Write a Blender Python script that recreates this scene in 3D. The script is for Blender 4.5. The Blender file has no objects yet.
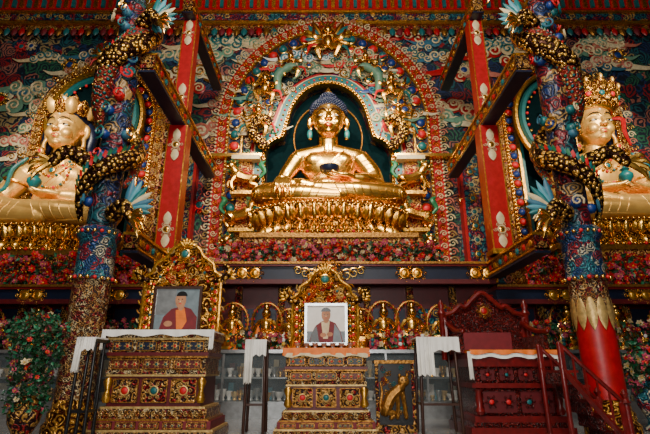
import bpy, math, random
import numpy as np
from mathutils import Vector
from mathutils.bvhtree import BVHTree
rnd = random.Random(7)
pi = math.pi
sin, cos = math.sin, math.cos

# ------------------------------------------------------------------ materials
MATS = {}
def _new(name):
    m = bpy.data.materials.new(name); m.use_nodes = True
    nt = m.node_tree; b = nt.nodes['Principled BSDF']
    MATS[name] = m
    return m, nt, b
def mat(name, col, rough=.5, metal=0., bump=0., bscale=8., var=.25, alpha=None, spec=.5):
    m, nt, b = _new(name)
    N, L = nt.nodes.new, nt.links.new
    tc = N('ShaderNodeTexCoord'); nz = N('ShaderNodeTexNoise')
    nz.inputs['Scale'].default_value = bscale; nz.inputs['Detail'].default_value = 4
    L(tc.outputs['Object'], nz.inputs['Vector'])
    r = N('ShaderNodeValToRGB'); L(nz.outputs['Fac'], r.inputs['Fac'])
    r.color_ramp.elements[0].position = .3; r.color_ramp.elements[1].position = .7
    r.color_ramp.elements[0].color = [c*(1-var) for c in col]+[1]
    r.color_ramp.elements[1].color = [min(1, c*(1+var*.5)) for c in col]+[1]
    L(r.outputs['Color'], b.inputs['Base Color'])
    b.inputs['Roughness'].default_value = rough; b.inputs['Metallic'].default_value = metal
    b.inputs['Specular IOR Level'].default_value = spec
    if bump:
        bp = N('ShaderNodeBump'); bp.inputs['Strength'].default_value = bump; bp.inputs['Distance'].default_value = .03
        L(nz.outputs['Fac'], bp.inputs['Height']); L(bp.outputs['Normal'], b.inputs['Normal'])
    if alpha is not None: b.inputs['Alpha'].default_value = alpha
    return m
def pat(name, cols, scale=3., rings=22., dist=.15, rough=.4, metal=.3, bump=.6):
    """carved / painted concentric scroll pattern"""
    m, nt, b = _new(name)
    N, L = nt.nodes.new, nt.links.new
    tc = N('ShaderNodeTexCoord'); nz = N('ShaderNodeTexNoise'); nz.inputs['Scale'].default_value = scale*1.3
    L(tc.outputs['Object'], nz.inputs['Vector'])
    mx = N('ShaderNodeVectorMath'); mx.operation = 'MULTIPLY_ADD'
    mx.inputs[1].default_value = (dist, dist, dist)
    L(nz.outputs['Color'], mx.inputs[0]); L(tc.outputs['Object'], mx.inputs[2])
    vo = N('ShaderNodeTexVoronoi'); vo.inputs['Scale'].default_value = scale
    L(mx.outputs[0], vo.inputs['Vector'])
    a = N('ShaderNodeMath'); a.operation = 'MULTIPLY'; a.inputs[1].default_value = rings
    L(vo.outputs['Distance'], a.inputs[0])
    s = N('ShaderNodeMath'); s.operation = 'SINE'; L(a.outputs[0], s.inputs[0])
    s2 = N('ShaderNodeMath'); s2.operation = 'MULTIPLY_ADD'; s2.inputs[1].default_value = .5; s2.inputs[2].default_value = .5
    L(s.outputs[0], s2.inputs[0])
    if len(cols) > 2:
        sp = N('ShaderNodeSeparateColor'); L(vo.outputs['Color'], sp.inputs[0])
        r2 = N('ShaderNodeValToRGB'); r2.color_ramp.interpolation = 'CONSTANT'
        k = len(cols)-1
        el = r2.color_ramp.elements
        el[0].color = list(cols[1])+[1]; el[0].position = 0
        el[1].color = list(cols[2])+[1]; el[1].position = 1/k
        for i in range(3, len(cols)):
            x = el.new((i-1)/k); x.color = list(cols[i])+[1]
        L(sp.outputs[0], r2.inputs['Fac'])
        mm = N('ShaderNodeMix'); mm.data_type = 'RGBA'
        rr = N('ShaderNodeValToRGB'); rr.color_ramp.elements[0].position = .35; rr.color_ramp.elements[1].position = .55
        L(s2.outputs[0], rr.inputs['Fac']); L(rr.outputs['Color'], mm.inputs['Factor'])
        mm.inputs['A'].default_value = list(cols[0])+[1]
        L(r2.outputs['Color'], mm.inputs['B']); L(mm.outputs['Result'], b.inputs['Base Color'])
    else:
        r = N('ShaderNodeValToRGB'); L(s2.outputs[0], r.inputs['Fac'])
        e = r.color_ramp.elements
        e[0].color = list(cols[0])+[1]; e[0].position = .35
        e[1].color = list(cols[1])+[1]; e[1].position = .6
        L(r.outputs['Color'], b.inputs['Base Color'])
    b.inputs['Roughness'].default_value = rough; b.inputs['Metallic'].default_value = metal
    bp = N('ShaderNodeBump'); bp.inputs['Strength'].default_value = bump; bp.inputs['Distance'].default_value = .04
    L(s2.outputs[0], bp.inputs['Height']); L(bp.outputs['Normal'], b.inputs['Normal'])
    return m

mat('gold', (1., .53, .10), .27, 1., bump=.10, bscale=5, var=.15)
mat('gold_matte', (1., .56, .14), .40, .62, bump=.06, bscale=5, var=.12)
mat('gold_rich', (.88, .42, .06), .34, .95, bump=.5, bscale=14, var=.5)
mat('gold_dark', (.40, .18, .035), .4, .8, bump=.5, bscale=20, var=.5)
mat('gold_pale', (.66, .44, .15), .45, .6, bump=.4, bscale=12, var=.35)
mat('red', (.42, .004, .008), .4, bump=.1)
mat('dark_red', (.10, .003, .006), .45, bump=.1)
mat('maroon', (.16, .008, .015), .6)
mat('blue', (.006, .035, .20), .4)
mat('navy', (.003, .008, .03), .4)
mat('teal', (.004, .13, .14), .4)
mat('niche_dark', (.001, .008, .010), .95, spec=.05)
mat('green', (.01, .15, .06), .45)
mat('leaf_green', (.01, .05, .012), .5)
mat('sky', (.07, .28, .36), .45)
mat('cream', (.66, .52, .29), .5)
mat('white', (.82, .80, .75), .6, var=.08)
mat('pink', (.5, .06, .12), .5)
mat('hot_red', (.65, .008, .015), .5)
mat('orange', (.8, .17, .01), .6)
mat('yellow', (.7, .4, .03), .5)
mat('black', (.005, .005, .006), .35)
mat('hair_blue', (.004, .009, .035), .35)
mat('skin', (.45, .2, .1), .6)
mat('wood', (.05, .018, .01), .35, bump=.2)
mat('red_wood', (.15, .006, .006), .3, bump=.2, bscale=10, var=.4)
mat('silver', (.5, .52, .53), .3, .8)
mat('grey_photo', (.16, .21, .24), .5)
mat('glass', (.3, .36, .38), .05, 0, alpha=.15)
mat('cloud_a', (.68, .58, .36), .5)
mat('cloud_b', (.14, .30, .20), .5)
mat('cloud_c', (.52, .16, .11), .5)
mat('cloud_d', (.03, .14, .22), .5)
pat('brocade_red', [(.12, .003, .008), (.6, .3, .06)], 5, 20)
pat('brocade_dark', [(.02, .004, .005), (.45, .22, .05), (.40, .2, .04), (.28, .012, .012)], 7, 18, metal=.5)
pat('throne_brocade', [(.025, .006, .005), (.5, .27, .08), (.5, .38, .2), (.28, .12, .03), (.22, .015, .012)], 15, 14, metal=.3, rough=.4, dist=.05)
pat('brocade_blue', [(.004, .012, .05), (.46, .28, .07), (.01, .14, .17), (.24, .01, .02)], 4.5, 18)
pat('carved_gold', [(.09, .02, .004), (.9, .45, .08)], 6, 16, metal=.8, rough=.32, bump=1.)
pat('mosaic', [(.005, .03, .06), (.02, .16, .2), (.45, .40, .28), (.01, .05, .18), (.26, .01, .02)], 6, 24)
pat('mural', [(.003, .008, .02), (.006, .08, .10), (.26, .19, .08), (.006, .025, .09), (.24, .007, .01), (.012, .10, .05), (.30, .10, .07)], 1.9, 30, dist=.5, metal=0, rough=.6, bump=.3)
pat('mural_fine', [(.006, .006, .014), (.16, .004, .01), (.006, .07, .09), (.30, .17, .05), (.008, .025, .10)], 3.2, 26, dist=.3, metal=.1, bump=.5)
pat('scales_gold', [(.03, .008, .003), (.9, .5, .1)], 11, 7, dist=0., metal=.8, rough=.3, bump=1.)
pat('scales_teal', [(.24, .02, .01), (.01, .12, .14), (.015, .18, .1), (.45, .26, .06)], 11, 8, dist=0., metal=.4, rough=.35, bump=1.)
pat('carved_wood', [(.02, .002, .002), (.17, .012, .01)], 9, 18, metal=0., rough=.3, bump=1.)
def floor_mat():
    m, nt, b = _new('floor_tiles'); N, L = nt.nodes.new, nt.links.new
    tc = N('ShaderNodeTexCoord'); br = N('ShaderNodeTexBrick')
    L(tc.outputs['Object'], br.inputs['Vector'])
    br.offset = 0; br.inputs['Scale'].default_value = 1.; br.inputs['Brick Width'].default_value = .6
    br.inputs['Row Height'].default_value = .6; br.inputs['Mortar Size'].default_value = .008
    br.inputs['Color1'].default_value = (.24, .24, .24, 1); br.inputs['Color2'].default_value = (.3, .3, .29, 1)
    br.inputs['Mortar'].default_value = (.05, .05, .05, 1)
    L(br.outputs['Color'], b.inputs['Base Color']); b.inputs['Roughness'].default_value = .18
floor_mat()

# ------------------------------------------------------------------ geometry helpers
def Rx(a): return np.array([[1,0,0],[0,cos(a),-sin(a)],[0,sin(a),cos(a)]])
def Ry(a): return np.array([[cos(a),0,-sin(a)],[0,1,0],[sin(a),0,cos(a)]])
def Rz(a): return np.array([[cos(a),-sin(a),0],[sin(a),cos(a),0],[0,0,1]])
def spline(pts, k=6):
    P = [np.array(p, float) for p in pts]
    P = [2*P[0]-P[1]]+P+[2*P[-1]-P[-2]]
    out = []
    for i in range(1, len(P)-2):
        a, b, c, d = P[i-1:i+3]
        for j in range(k):
            t = j/k
            out.append(.5*((2*b)+(-a+c)*t+(2*a-5*b+4*c-d)*t*t+(-a+3*b-3*c+d)*t**3))
    out.append(P[-2])
    return np.array(out)
def tube(pts, rad, n=8, cap=True, sq=(1, 1)):
    P = np.array(pts, float); m = len(P)
    R = np.array(rad, float) if hasattr(rad, '__len__') else np.full(m, float(rad))
    if len(R) != m: R = np.interp(np.linspace(0, 1, m), np.linspace(0, 1, len(R)), R)
    T = np.gradient(P, axis=0); T /= (np.linalg.norm(T, axis=1)[:, None]+1e-9)
    if cap:
        P = list(P); R = list(R); T = list(T)
        p0, r0, t0, p1, r1, t1 = P[0], R[0], T[0], P[-1], R[-1], T[-1]
        P = [p0-t0*r0*.98, p0-t0*r0*.75]+P+[p1+t1*r1*.75, p1+t1*r1*.98]
        R = [r0*.2, r0*.66]+R+[r1*.66, r1*.2]
        T = [t0, t0]+T+[t1, t1]; m += 4
    up = np.array([0, 0, 1.]) if abs(T[0][2]) < .9 else np.array([0, 1., 0])
    nrm = np.cross(T[0], up); nrm /= np.linalg.norm(nrm)
    V = []
    for i in range(m):
        t = T[i]; nrm = nrm-t*np.dot(nrm, t); nrm /= (np.linalg.norm(nrm)+1e-9)
        bi = np.cross(t, nrm)
        for j in range(n):
            a = 2*pi*j/n
            V.append(P[i]+R[i]*(cos(a)*nrm*sq[0]+sin(a)*bi*sq[1]))
    F = [(i*n+j, i*n+(j+1) % n, (i+1)*n+(j+1) % n, (i+1)*n+j) for i in range(m-1) for j in range(n)]
    F.append(tuple(range(n))[::-1]); F.append(tuple((m-1)*n+j for j in range(n)))
    return np.array(V), F
def ball(nu=10, nv=7):
    V = [(0, 0, -1)]
    for i in range(1, nv):
        ph = -pi/2+pi*i/nv
        for j in range(nu):
            a = 2*pi*j/nu; V.append((cos(ph)*cos(a), cos(ph)*sin(a), sin(ph)))
    V.append((0, 0, 1)); n = len(V)-1
    F = [(0, 1+(j+1) % nu, 1+j) for j in range(nu)]
    for i in range(nv-2):
        for j in range(nu):
            a = 1+i*nu+j; b = 1+i*nu+(j+1) % nu
            F.append((a, b, b+nu, a+nu))
    s = 1+(nv-2)*nu
    F += [(s+j, s+(j+1) % nu, n) for j in range(nu)]
    return np.array(V, float), F
def lathe(prof, n=20, sx=1, sy=1):
    V = []; m = len(prof)
    for r, z in prof:
        for j in range(n):
            a = 2*pi*j/n; V.append((r*cos(a)*sx, r*sin(a)*sy, z))
    F = [(i*n+j, i*n+(j+1) % n, (i+1)*n+(j+1) % n, (i+1)*n+j) for i in range(m-1) for j in range(n)]
    F.append(tuple(range(n))[::-1]); F.append(tuple((m-1)*n+j for j in range(n)))
    return np.array(V), F
BOX = (np.array([(x, y, z) for x in (-1, 1) for y in (-1, 1) for z in (-1, 1)], float), [(0, 1, 3, 2), (4, 6, 7, 5), (0, 4, 5, 1), (2, 3, 7, 6), (0, 2, 6, 4), (1, 5, 7, 3)])
BALL = ball(16, 11); BALLS = ball(7, 5); BALLH = ball(28, 20)
def spiral(turns=1.6, n=20, r0=1., r1=.12, tr=.14, sides=5):
    pts = []; rr = []
    for i in range(n):
        t = i/(n-1); a = turns*2*pi*t; r = r0*(1-t)+r1*t
        pts.append((r*cos(a), -.12*t, r*sin(a))); rr.append(tr*(1-.3*t))
    return tube(pts, rr, sides)
CURL = spiral(); CURLL = spiral(1.35, 13, 1, .15, .17, 4)
CURLM = (CURL[0]*np.array([-1, 1, 1]), CURL[1])
CURLLM = (CURLL[0]*np.array([-1, 1, 1]), CURLL[1])
def disc(n=14):
    V, F = lathe([(1, 0), (1, .12), (.8, .3), (.4, .42), (.05, .45)], n)
    V = V[:, [0, 2, 1]]*np.array([1, -1, 1]); return V, F
DISC = disc(); DISCS = disc(8)
def leafT(w=.36, bul=.16):
    V = []; ts = [0, .12, .3, .5, .7, .86, 1]
    for t in ts:
        ww = w*(sin(pi*min(1, t*.93+.07))**.8)
        if t == 1: ww = .01
        for u in (-1, -.5, 0, .5, 1):
            V.append((u*ww, -bul*(1-u*u)*(ww/w)-.12*t*t, t))
    F = [(i*5+j, i*5+j+1, (i+1)*5+j+1, (i+1)*5+j) for i in range(6) for j in range(4)]
    return np.array(V), F
LEAF = leafT()
LEAFS = (np.array([(0, 0, 0), (-.3, -.05, .45), (.3, -.05, .45), (0, -.1, 1), (0, .06, .5)], float), [(0, 4, 1), (0, 2, 4), (1, 4, 3), (4, 2, 3)])
def flowerT():
    V = []; F = []
    for k in range(6):
        R = Ry(2*pi*k/6); o = len(V)
        for p in [(0, 0, .08), (-.33, -.12, .6), (0, -.3, 1.), (.33, -.12, .6)]: V.append(R@np.array(p))
        F += [(o, o+1, o+2, o+3)]
    for k in range(5):
        R = Ry(2*pi*(k+.4)/5); o = len(V)
        for p in [(0, -.1, .05), (-.22, -.3, .35), (0, -.48, .55), (.22, -.3, .35)]: V.append(R@np.array(p))
        F += [(o, o+1, o+2, o+3)]
    return np.array(V), F
FLOWER = flowerT()

def headwarp(V):
    """enlarge the head slightly relative to the body"""
    V = np.array(V, float); t = np.clip((V[:, 2]-2.45)/.35, 0, 1); t = t*t*(3-2*t); f = 1+.13*t
    V[:, 0] *= f; V[:, 1] = .1+(V[:, 1]-.1)*f; V[:, 2] += .13*np.maximum(0, V[:, 2]-2.6)
    return V
class MB:
    def __init__(s): s.V = []; s.F = []; s.M = []; s.n = 0; s.names = []
    def add(s, vf, m='gold'):
        V, F = vf; o = s.n
        if m not in s.names: s.names.append(m)
        k = s.names.index(m)
        s.V.append(np.asarray(V, float)); s.n += len(V)
        s.F += [tuple(i+o for i in f) for f in F]; s.M += [k]*len(F)
    def st(s, T, loc, sc=1., R=None, m='gold'):
        V = T[0]*np.array(sc)
        if R is not None: V = V@R.T
        s.add((V+np.array(loc, float), T[1]), m)
    def box(s, x0, x1, y0, y1, z0, z1, m):
        s.st(BOX, ((x0+x1)/2, (y0+y1)/2, (z0+z1)/2), (abs(x1-x0)/2, abs(y1-y0)/2, abs(z1-z0)/2), None, m)
    def tube(s, pts, r, m='gold', n=8, k=0, cap=True, sq=(1, 1)):
        if k: pts = spline(pts, k)
        s.add(tube(pts, r, n, cap, sq), m)
    def ell(s, c, r, m='gold', R=None, T=None): s.st(T or BALL, c, r, R, m)
    def poly(s, pts2, y, m):
        V = [(p[0], y, p[1]) for p in pts2]
        c = np.mean(np.array(V), axis=0); n = len(V)
        s.add((V+[c], [(i, (i+1) % n, n) for i in range(n)]), m)
    def obj(s, name, parent=None, smooth=True, warp=None):
        me = bpy.data.meshes.new(name)
        A_ = np.concatenate(s.V)
        if warp: A_ = warp(A_)
        me.from_pydata(A_.tolist(), [], s.F)
        for nme in s.names: me.materials.append(MATS[nme])
        me.polygons.foreach_set('material_index', s.M)
        if smooth: me.polygons.foreach_set('use_smooth', [len(f) > 3 for f in s.F])
        me.update()
        if smooth:
            try: me.set_sharp_from_angle(angle=math.radians(50))
            except Exception: pass
        o = bpy.data.objects.new(name, me); bpy.context.collection.objects.link(o)
        if parent: o.parent = parent
        return o
def empty(name, loc=(0, 0, 0), sc=1, parent=None):
    e = bpy.data.objects.new(name, None); e.empty_display_size = .2
    bpy.context.collection.objects.link(e); e.location = loc; e.scale = (sc, sc, sc) if not hasattr(sc, '__len__') else sc
    if parent: e.parent = parent
    return e
def remesh(o, vox, it=3):
    m = o.modifiers.new('r', 'REMESH'); m.mode = 'VOXEL'; m.voxel_size = vox; m.use_smooth_shade = True
    sm = o.modifiers.new('s', 'SMOOTH'); sm.factor = .5; sm.iterations = it
    dg = bpy.context.evaluated_depsgraph_get(); dg.update()
    me = bpy.data.meshes.new_from_object(o.evaluated_get(dg))
    old = o.data; o.modifiers.clear(); o.data = me
    if len(me.materials) == 0:
        for x in old.materials: me.materials.append(x)
    me.polygons.foreach_set('use_smooth', [True]*len(me.polygons))
    return BVHTree.FromPolygons([v.co.copy() for v in me.vertices], [tuple(p.vertices) for p in me.polygons])
def drape(bvh, pts, off=0., k=6):
    out = []
    for p in spline([(p[0], 0, p[1]) for p in pts], k):
        h = bvh.ray_cast(Vector((p[0], -6, p[2])), Vector((0, 1, 0)))
        if h[0] is not None: out.append((p[0], h[0].y-off, p[2]))
    return out

# ------------------------------------------------------------------ ornaments
def emblem(mb, c, r, m='gold', gem='red', n=8, R=None):
    c = np.array(c, float)
    mb.st(DISC, c, (r*.38, r*.38, r*.38), None, gem)
    mb.add((tube([(c[0]+r*.45*cos(2*pi*i/16), c[1]-.02, c[2]+r*.45*sin(2*pi*i/16)) for i in range(17)], r*.08, 5)), m)
    for i in range(n):
        a = 2*pi*i/n
        mb.st(CURLL if i % 2 else CURLLM, c+np.array([cos(a)*r*.72, -.01, sin(a)*r*.72]), r*.24, Ry(a), m)
def arclen(path):
    P = np.array(path); return P, np.r_[0, np.cumsum(np.linalg.norm(np.diff(P, axis=0), axis=1))]
def curl_row(mb, path, s, mats, flip=False):
    P, d = arclen(path); n = max(2, int(d[-1]/(s*1.9)))
    for i in range(n):
        t = (i+.5)/n*d[-1]
        p = np.array([np.interp(t, d, P[:, k]) for k in range(3)])
        q = np.array([np.interp(min(d[-1], t+.05), d, P[:, k]) for k in range(3)])-p
        mb.st(CURLLM if flip else CURLL, p, s, Ry(math.atan2(q[2], q[0])+pi/2), mats[i % len(mats)])
def bead_row(mb, path, s, step, mats, T=BALLS):
    P, d = arclen(path); n = max(2, int(d[-1]/step))
    for i in range(n):
        t = (i+.5)/n*d[-1]
        mb.st(T, [np.interp(t, d, P[:, k]) for k in range(3)], s, None, mats[i % len(mats)])
def resample(path, n):
    P, d = arclen(path); t = np.linspace(0, d[-1], n)
    return np.stack([np.interp(t, d, P[:, k]) for k in range(3)], 1)
def arch(xc, hw, z0, zs, rz, y, n=40, point=.0):
    pts = [(xc-hw, y, z0)]+[(xc-hw, y, z0+(zs-z0)*i/6) for i in range(1, 6)]
    for i in range(n+1):
        a = pi-pi*i/n
        pts.append((xc+hw*cos(a), y, zs+rz*sin(a)*(1+point*max(0, sin(a))**8)))
    pts += [(xc+hw, y, zs-(zs-z0)*i/6) for i in range(1, 6)]+[(xc+hw, y, z0)]
    return np.array(pts)
def strip(mb, A, B, yo, yd, m, n=90):
    A = resample(A, n).copy(); B = resample(B, n).copy()
    A[:, 1] = yo; B[:, 1] = yo
    A2 = A.copy(); B2 = B.copy(); A2[:, 1] = yo+yd; B2[:, 1] = yo+yd
    V = np.concatenate([A, B, B2, A2]); F = []
    for q in range(4):
        r = (q+1) % 4
        F += [(q*n+i, r*n+i, r*n+i+1, q*n+i+1) for i in range(n-1)]
    mb.add((V, F), m)
def cloud(mb, c, s, cols):
    c = np.array(c, float); m1, m2 = cols
    k = rnd.randint(3, 5); d = rnd.choice((-1, 1))
    for i in range(k):
        a = rnd.uniform(-.3, .3)
        p = c+np.array([(i-(k-1)/2)*s*.85, 0, sin(pi*i/(k-1))*s*.55*(1 if rnd.random() < .8 else -1)])
        r = s*rnd.uniform(.42, .62)
        mb.st(BALLS, p+np.array([0, .03, 0]), (r*1.12, .04, r*1.12), None, m1)
        mb.st(CURLL if d > 0 else CURLLM, p-np.array([0, .03, 0]), (r, r*.8, r), Ry(a+rnd.uniform(0, 6)), m2)
    t = np.array([(c[0]+d*s*(k/2)*.85, c[1], c[2]-s*.2), (c[0]+d*s*(k/2+.9), c[1]-.02, c[2]-s*.35), (c[0]+d*s*(k/2+1.8), c[1], c[2]+s*.05)])
    mb.tube(t, [s*.3, s*.2, s*.03], m1, 6, 4, sq=(.3, 1))
def hand(mb, W, d, n, thumb=1, L=.78, curl=.35, spread=.16, fr=.05, m='gold'):
    W = np.array(W, float); d = np.array(d, float); d /= np.linalg.norm(d)
    n = np.array(n, float); n -= d*np.dot(n, d); n /= np.linalg.norm(n)
    l = np.cross(d, n)*thumb; pw = L*.23
    for u in (-1, -.33, .33, 1):
        mb.tube([W+l*u*pw*.5, W+d*L*.25+l*u*pw*.9, W+d*L*.48+l*u*pw], [L*.1, L*.105, L*.085], m, 8, 2)
    for i, (u, ln) in enumerate([(1, .46), (.36, .53), (-.3, .5), (-.95, .38)]):
        p = W+d*L*.46+l*u*pw*1.02; dd = d+l*u*spread; dd /= np.linalg.norm(dd)
        pts = [p]; a = curl*.4
        for s_ in (.45, .3, .25):
            v = dd*cos(a)+n*sin(a); p = p+v*ln*L*s_; pts.append(p); a += curl
        mb.tube(pts, [fr*1.12, fr*1.08, fr, fr*.8], m, 8)
    p = W+d*L*.12+l*pw*1.0
    v = l*.8+d*.7+n*.2; v /= np.linalg.norm(v); p2 = p+v*L*.25
    v2 = l*.3+d*.9+n*.3; v2 /= np.linalg.norm(v2); p3 = p2+v2*L*.2
    mb.tube([p, p2, p3], [fr*1.6, fr*1.25, fr*.9], m, 8)

# ------------------------------------------------------------------ big seated statues
def seated(name, loc, S, kind):
    E = empty(name, loc, S)
    b = MB()
    b.ell((0, .12, .55), (.98, .7, .6)); b.ell((0, .12, 1.05), (.72, .47, .6)); b.ell((0, .12, 1.72), (.92, .48, .66), T=BALLH)
    b.ell((-.4, -.08, 1.88), (.44, .27, .34)); b.ell((.4, -.08, 1.88), (.44, .27, .34)); b.ell((0, -.12, 1.0), (.5, .3, .3))
    b.tube([(-1.0, .12, 2.1), (-.5, .12, 2.26), (0, .12, 2.36), (.5, .12, 2.26), (1.0, .12, 2.1)], [.31, .28, .27, .28, .31], n=20, k=3)
    b.tube([(0, .14, 2.3), (0, .10, 3.0)], [.34, .27], n=20)
    b.ell((0, .06, 3.52), (.52, .56, .58), T=BALLH); b.ell((0, -.10, 3.32), (.45, .42, .56), T=BALLH); b.ell((0, -.14, 3.02), (.36, .33, .30), T=BALLH)
    for s in (-1, 1):
        b.tube([(.35*s, .1, .52), (1.2*s, -.25, .54), (2.0*s, -.62, .43)], [.52, .54, .43], n=22, k=3)
    b.tube([(2.0, -.62, .42), (.8, -1.0, .44), (-.4, -1.08, .52)], [.41, .33, .22], n=20, k=4)
    b.tube([(-2.0, -.62, .40), (-.8, -1.0, .33), (.35, -1.1, .27)], [.41, .34, .25], n=20, k=4)
    b.ell((0, -.55, .33), (1.6, .62, .33), T=BALLH)
    b.tube([(-.4, -1.08, .54), (-.8, -1.02, .68), (-1.05, -.92, .76)], [.19, .19, .15], n=12)
    for i in range(5): b.ell((-1.16-.02*i, -1.04+.075*i, .68+.045*i), (.1, .055, .055))
    if kind == 'buddha':
        b.tube([(-1.02, .12, 2.05), (-1.32, .1, 1.55), (-1.52, -.05, 1.12)], [.32, .28, .22], n=20, k=3)
        b.tube([(-1.52, -.05, 1.12), (-1.5, -.5, .98), (-1.42, -.95, .92)], [.23, .20, .13], n=20, k=3)
        hand(b, (-1.42, -.96, .92), (.06, -.55, -.78), (0, .3, -1), 1, .86, .28)
    elif kind == 'guru':
        b.tube([(-1.02, .12, 2.05), (-1.4, .1, 1.55), (-1.62, -.05, 1.1)], [.35, .33, .28], n=20, k=3)
        b.tube([(-1.62, -.05, 1.1), (-1.55, -.5, 1.0), (-1.42, -.85, .98)], [.27, .22, .14], n=20, k=3)
        hand(b, (-1.42, -.85, .98), (.1, -.8, -.1), (0, .0, 1), -1, .86, .7)
    else:
        b.tube([(-1.02, .12, 2.05), (-1.42, .1, 1.5), (-1.5, -.1, 1.02)], [.33, .30, .25], n=20, k=3)
        b.tube([(-1.5, -.1, 1.02), (-1.1, -.65, .98), (-.74, -.92, .98)], [.25, .21, .13], n=20, k=3)
        hand(b, (-.74, -.92, .98), (1, -.25, -.02), (0, .1, 1), -1, .8, .2)
    b.tube([(1.02, .12, 2.05), (1.40, .1, 1.5), (1.52, -.1, 1.05)], [.37, .35, .30], n=20, k=3)
    b.tube([(1.52, -.1, 1.05), (1.1, -.65, .95), (.66, -.92, .94)], [.30, .26, .14], n=20, k=3)
    hand(b, (.7, -.92, .94), (-1, -.22, .0), (0, .1, 1), 1, .8, .2)
    for s in (-1, 1):
        b.tube([(.37*s, -.34, 3.46), (.24*s, -.45, 3.55), (.10*s, -.50, 3.53), (.035*s, -.51, 3.44)], [.02, .035, .04, .03], n=8, k=4)
        b.ell((.185*s, -.415, 3.36), (.125, .085, .07)); b.ell((.2*s, -.36, 3.12), (.17, .14, .16))
        b.ell((.062*s, -.565, 3.17), (.05, .055, .042))
        b.tube([(.49*s, .04, 3.55), (.56*s, .06, 3.45), (.57*s, .05, 3.25), (.52*s, .0, 3.1)], [.06, .08, .07, .06], n=8, k=3)
        b.tube([(.53*s, .0, 3.12), (.56*s, -.02, 2.95), (.55*s, -.02, 2.78)], [.055, .055, .07], n=8, k=3)
    b.tube([(0, -.49, 3.47), (0, -.55, 3.3), (0, -.60, 3.19)], [.038, .048, .062])
    b.ell((0, -.475, 3.02), (.125, .06, .035)); b.ell((0, -.455, 2.955), (.095, .07, .042)); b.ell((0, -.40, 2.83), (.12, .09, .085))
    body = b.obj('body', E); bvh = remesh(body, .022, 3)
    skinm = 'gold' if kind == 'buddha' else 'gold_matte'
    body.data.materials[0] = MATS[skinm]
    me = body.data; co = np.empty(len(me.vertices)*3); me.vertices.foreach_get('co', co)
    me.vertices.foreach_set('co', headwarp(co.reshape(-1, 3)).ravel()); me.update()
    HW = headwarp
    f = MB()
    def surf(x, z, off=0):
        h = bvh.ray_cast(Vector((x, -6, z)), Vector((0, 1, 0)))
        return h[0].y-off if h[0] else -.5
    ew = 1. if kind == 'buddha' else 1.25
    for s in (-1, 1):
        y = surf(.185*s, 3.325)
        f.ell((.185*s, y+.018, 3.318), (.10, .028, .021*ew), 'white'); f.ell((.18*s, y-.001, 3.32), (.030*ew, .014, .020*ew), 'black')
        f.tube(drape(bvh, [(.08*s, 3.315), (.14*s, 3.345), (.23*s, 3.347), (.30*s, 3.315)], .0), .011*ew, 'black', 5)
        f.tube(drape(bvh, [(.05*s, 3.47), (.13*s, 3.535), (.26*s, 3.53), (.36*s, 3.45)], .0), [.006*ew, .016*ew, .013*ew, .004], 'black', 5)
    f.tube(drape(bvh, [(-.11, 3.015), (-.04, 3.035), (0, 3.022), (.04, 3.035), (.11, 3.015)], -.006), [.006, .020, .020, .020, .006], 'hot_red', 6)
    f.tube(drape(bvh, [(-.075, 2.975), (0, 2.955), (.075, 2.975)], -.006), [.006, .024, .006], 'hot_red', 6)
    f.ell((0, surf(0, 3.66), 3.66), (.028, .015, .028), 'white')
    f.obj('face_paint', E, warp=HW)
    h = MB()
    h.ell((0, .12, 3.74), (.565, .55, .46), 'hair_blue', T=BALLH)
    if kind == 'buddha':
        h.ell((0, .14, 4.16), (.28, .28, .27), 'hair_blue', T=BALLH)
        for (c, r, cnt) in (((0, .12, 3.74), (.57, .555, .465), 460), ((0, .14, 4.16), (.29, .29, .28), 120)):
            for i in range(cnt):
                z = 1-1.25*(i+.5)/cnt; ph = i*2.39996
                q = math.sqrt(max(0, 1-z*z)); h.st(BALLS, (c[0]+r[0]*q*cos(ph), c[1]+r[1]*q*sin(ph), c[2]+r[2]*z), .038, None, 'hair_blue')
        V, F = lathe([(.1, 4.4), (.13, 4.46), (.07, 4.55), (.05, 4.62), (.01, 4.7)], 12); h.add((V+np.array([0, .14, 0]), F), 'gold')
    else:
        for s in (-1, 1):   # long locks falling behind the ears onto the shoulders
            h.tube([(.45*s, .2, 3.7), (.64*s, .22, 3.3), (.62*s, .2, 2.85), (.85*s, .1, 2.5), (1.05*s, -.05, 2.3)], [.14, .15, .13, .10, .04], 'hair_blue', 10, 5)
    h.obj('hair', E, warp=HW)
    r = MB()
    def fold(pts, rad=.035, m=skinm, off=-.008):
        q = drape(bvh, pts, off)
        if len(q) > 3:
            q2 = [q[0]]
            for a in q[1:]:
                if abs(a[1]-q2[-1][1]) < .2: q2.append(a)
                else: break
            if len(q2) > 5: r.tube(q2, [rad*.5]+[rad]*6+[rad*.5], m, 6)
    if kind in ('buddha', 'guru'):
        fold([(.62, 2.40), (.35, 2.05), (-.1, 1.6), (-.42, 1.3), (-.6, 1.15)], .045)
        fold([(.70, 2.38), (.44, 2.0), (0, 1.5), (-.35, 1.2)], .022)
        for i in range(5):
            o = .13*i
            fold([(.78+o*.4, 2.34-o*.1), (.6+o*.6, 1.9), (.25+o, 1.45-o*.1), (-.05+o, 1.2)], .018)
    for i in range(6):
        z = 1.9-.15*i
        fold([(1.0+.06*i, z-.12), (1.2+.04*i, z-.04), (1.5+.04*i, z+.06)], .02)
    for s in (-1, 1):
        for i in range(9):
            x = s*(2.3-.24*i)
            fold([(x, .14), (x-s*.1, .38), (x-s*.02-s*.03*i, .70)], .02)
        fold([(2.3*s, .25), (1.6*s, .17), (.8*s, .12), (.1*s, .1)], .03)
    r.obj('robe_folds', E)
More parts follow.
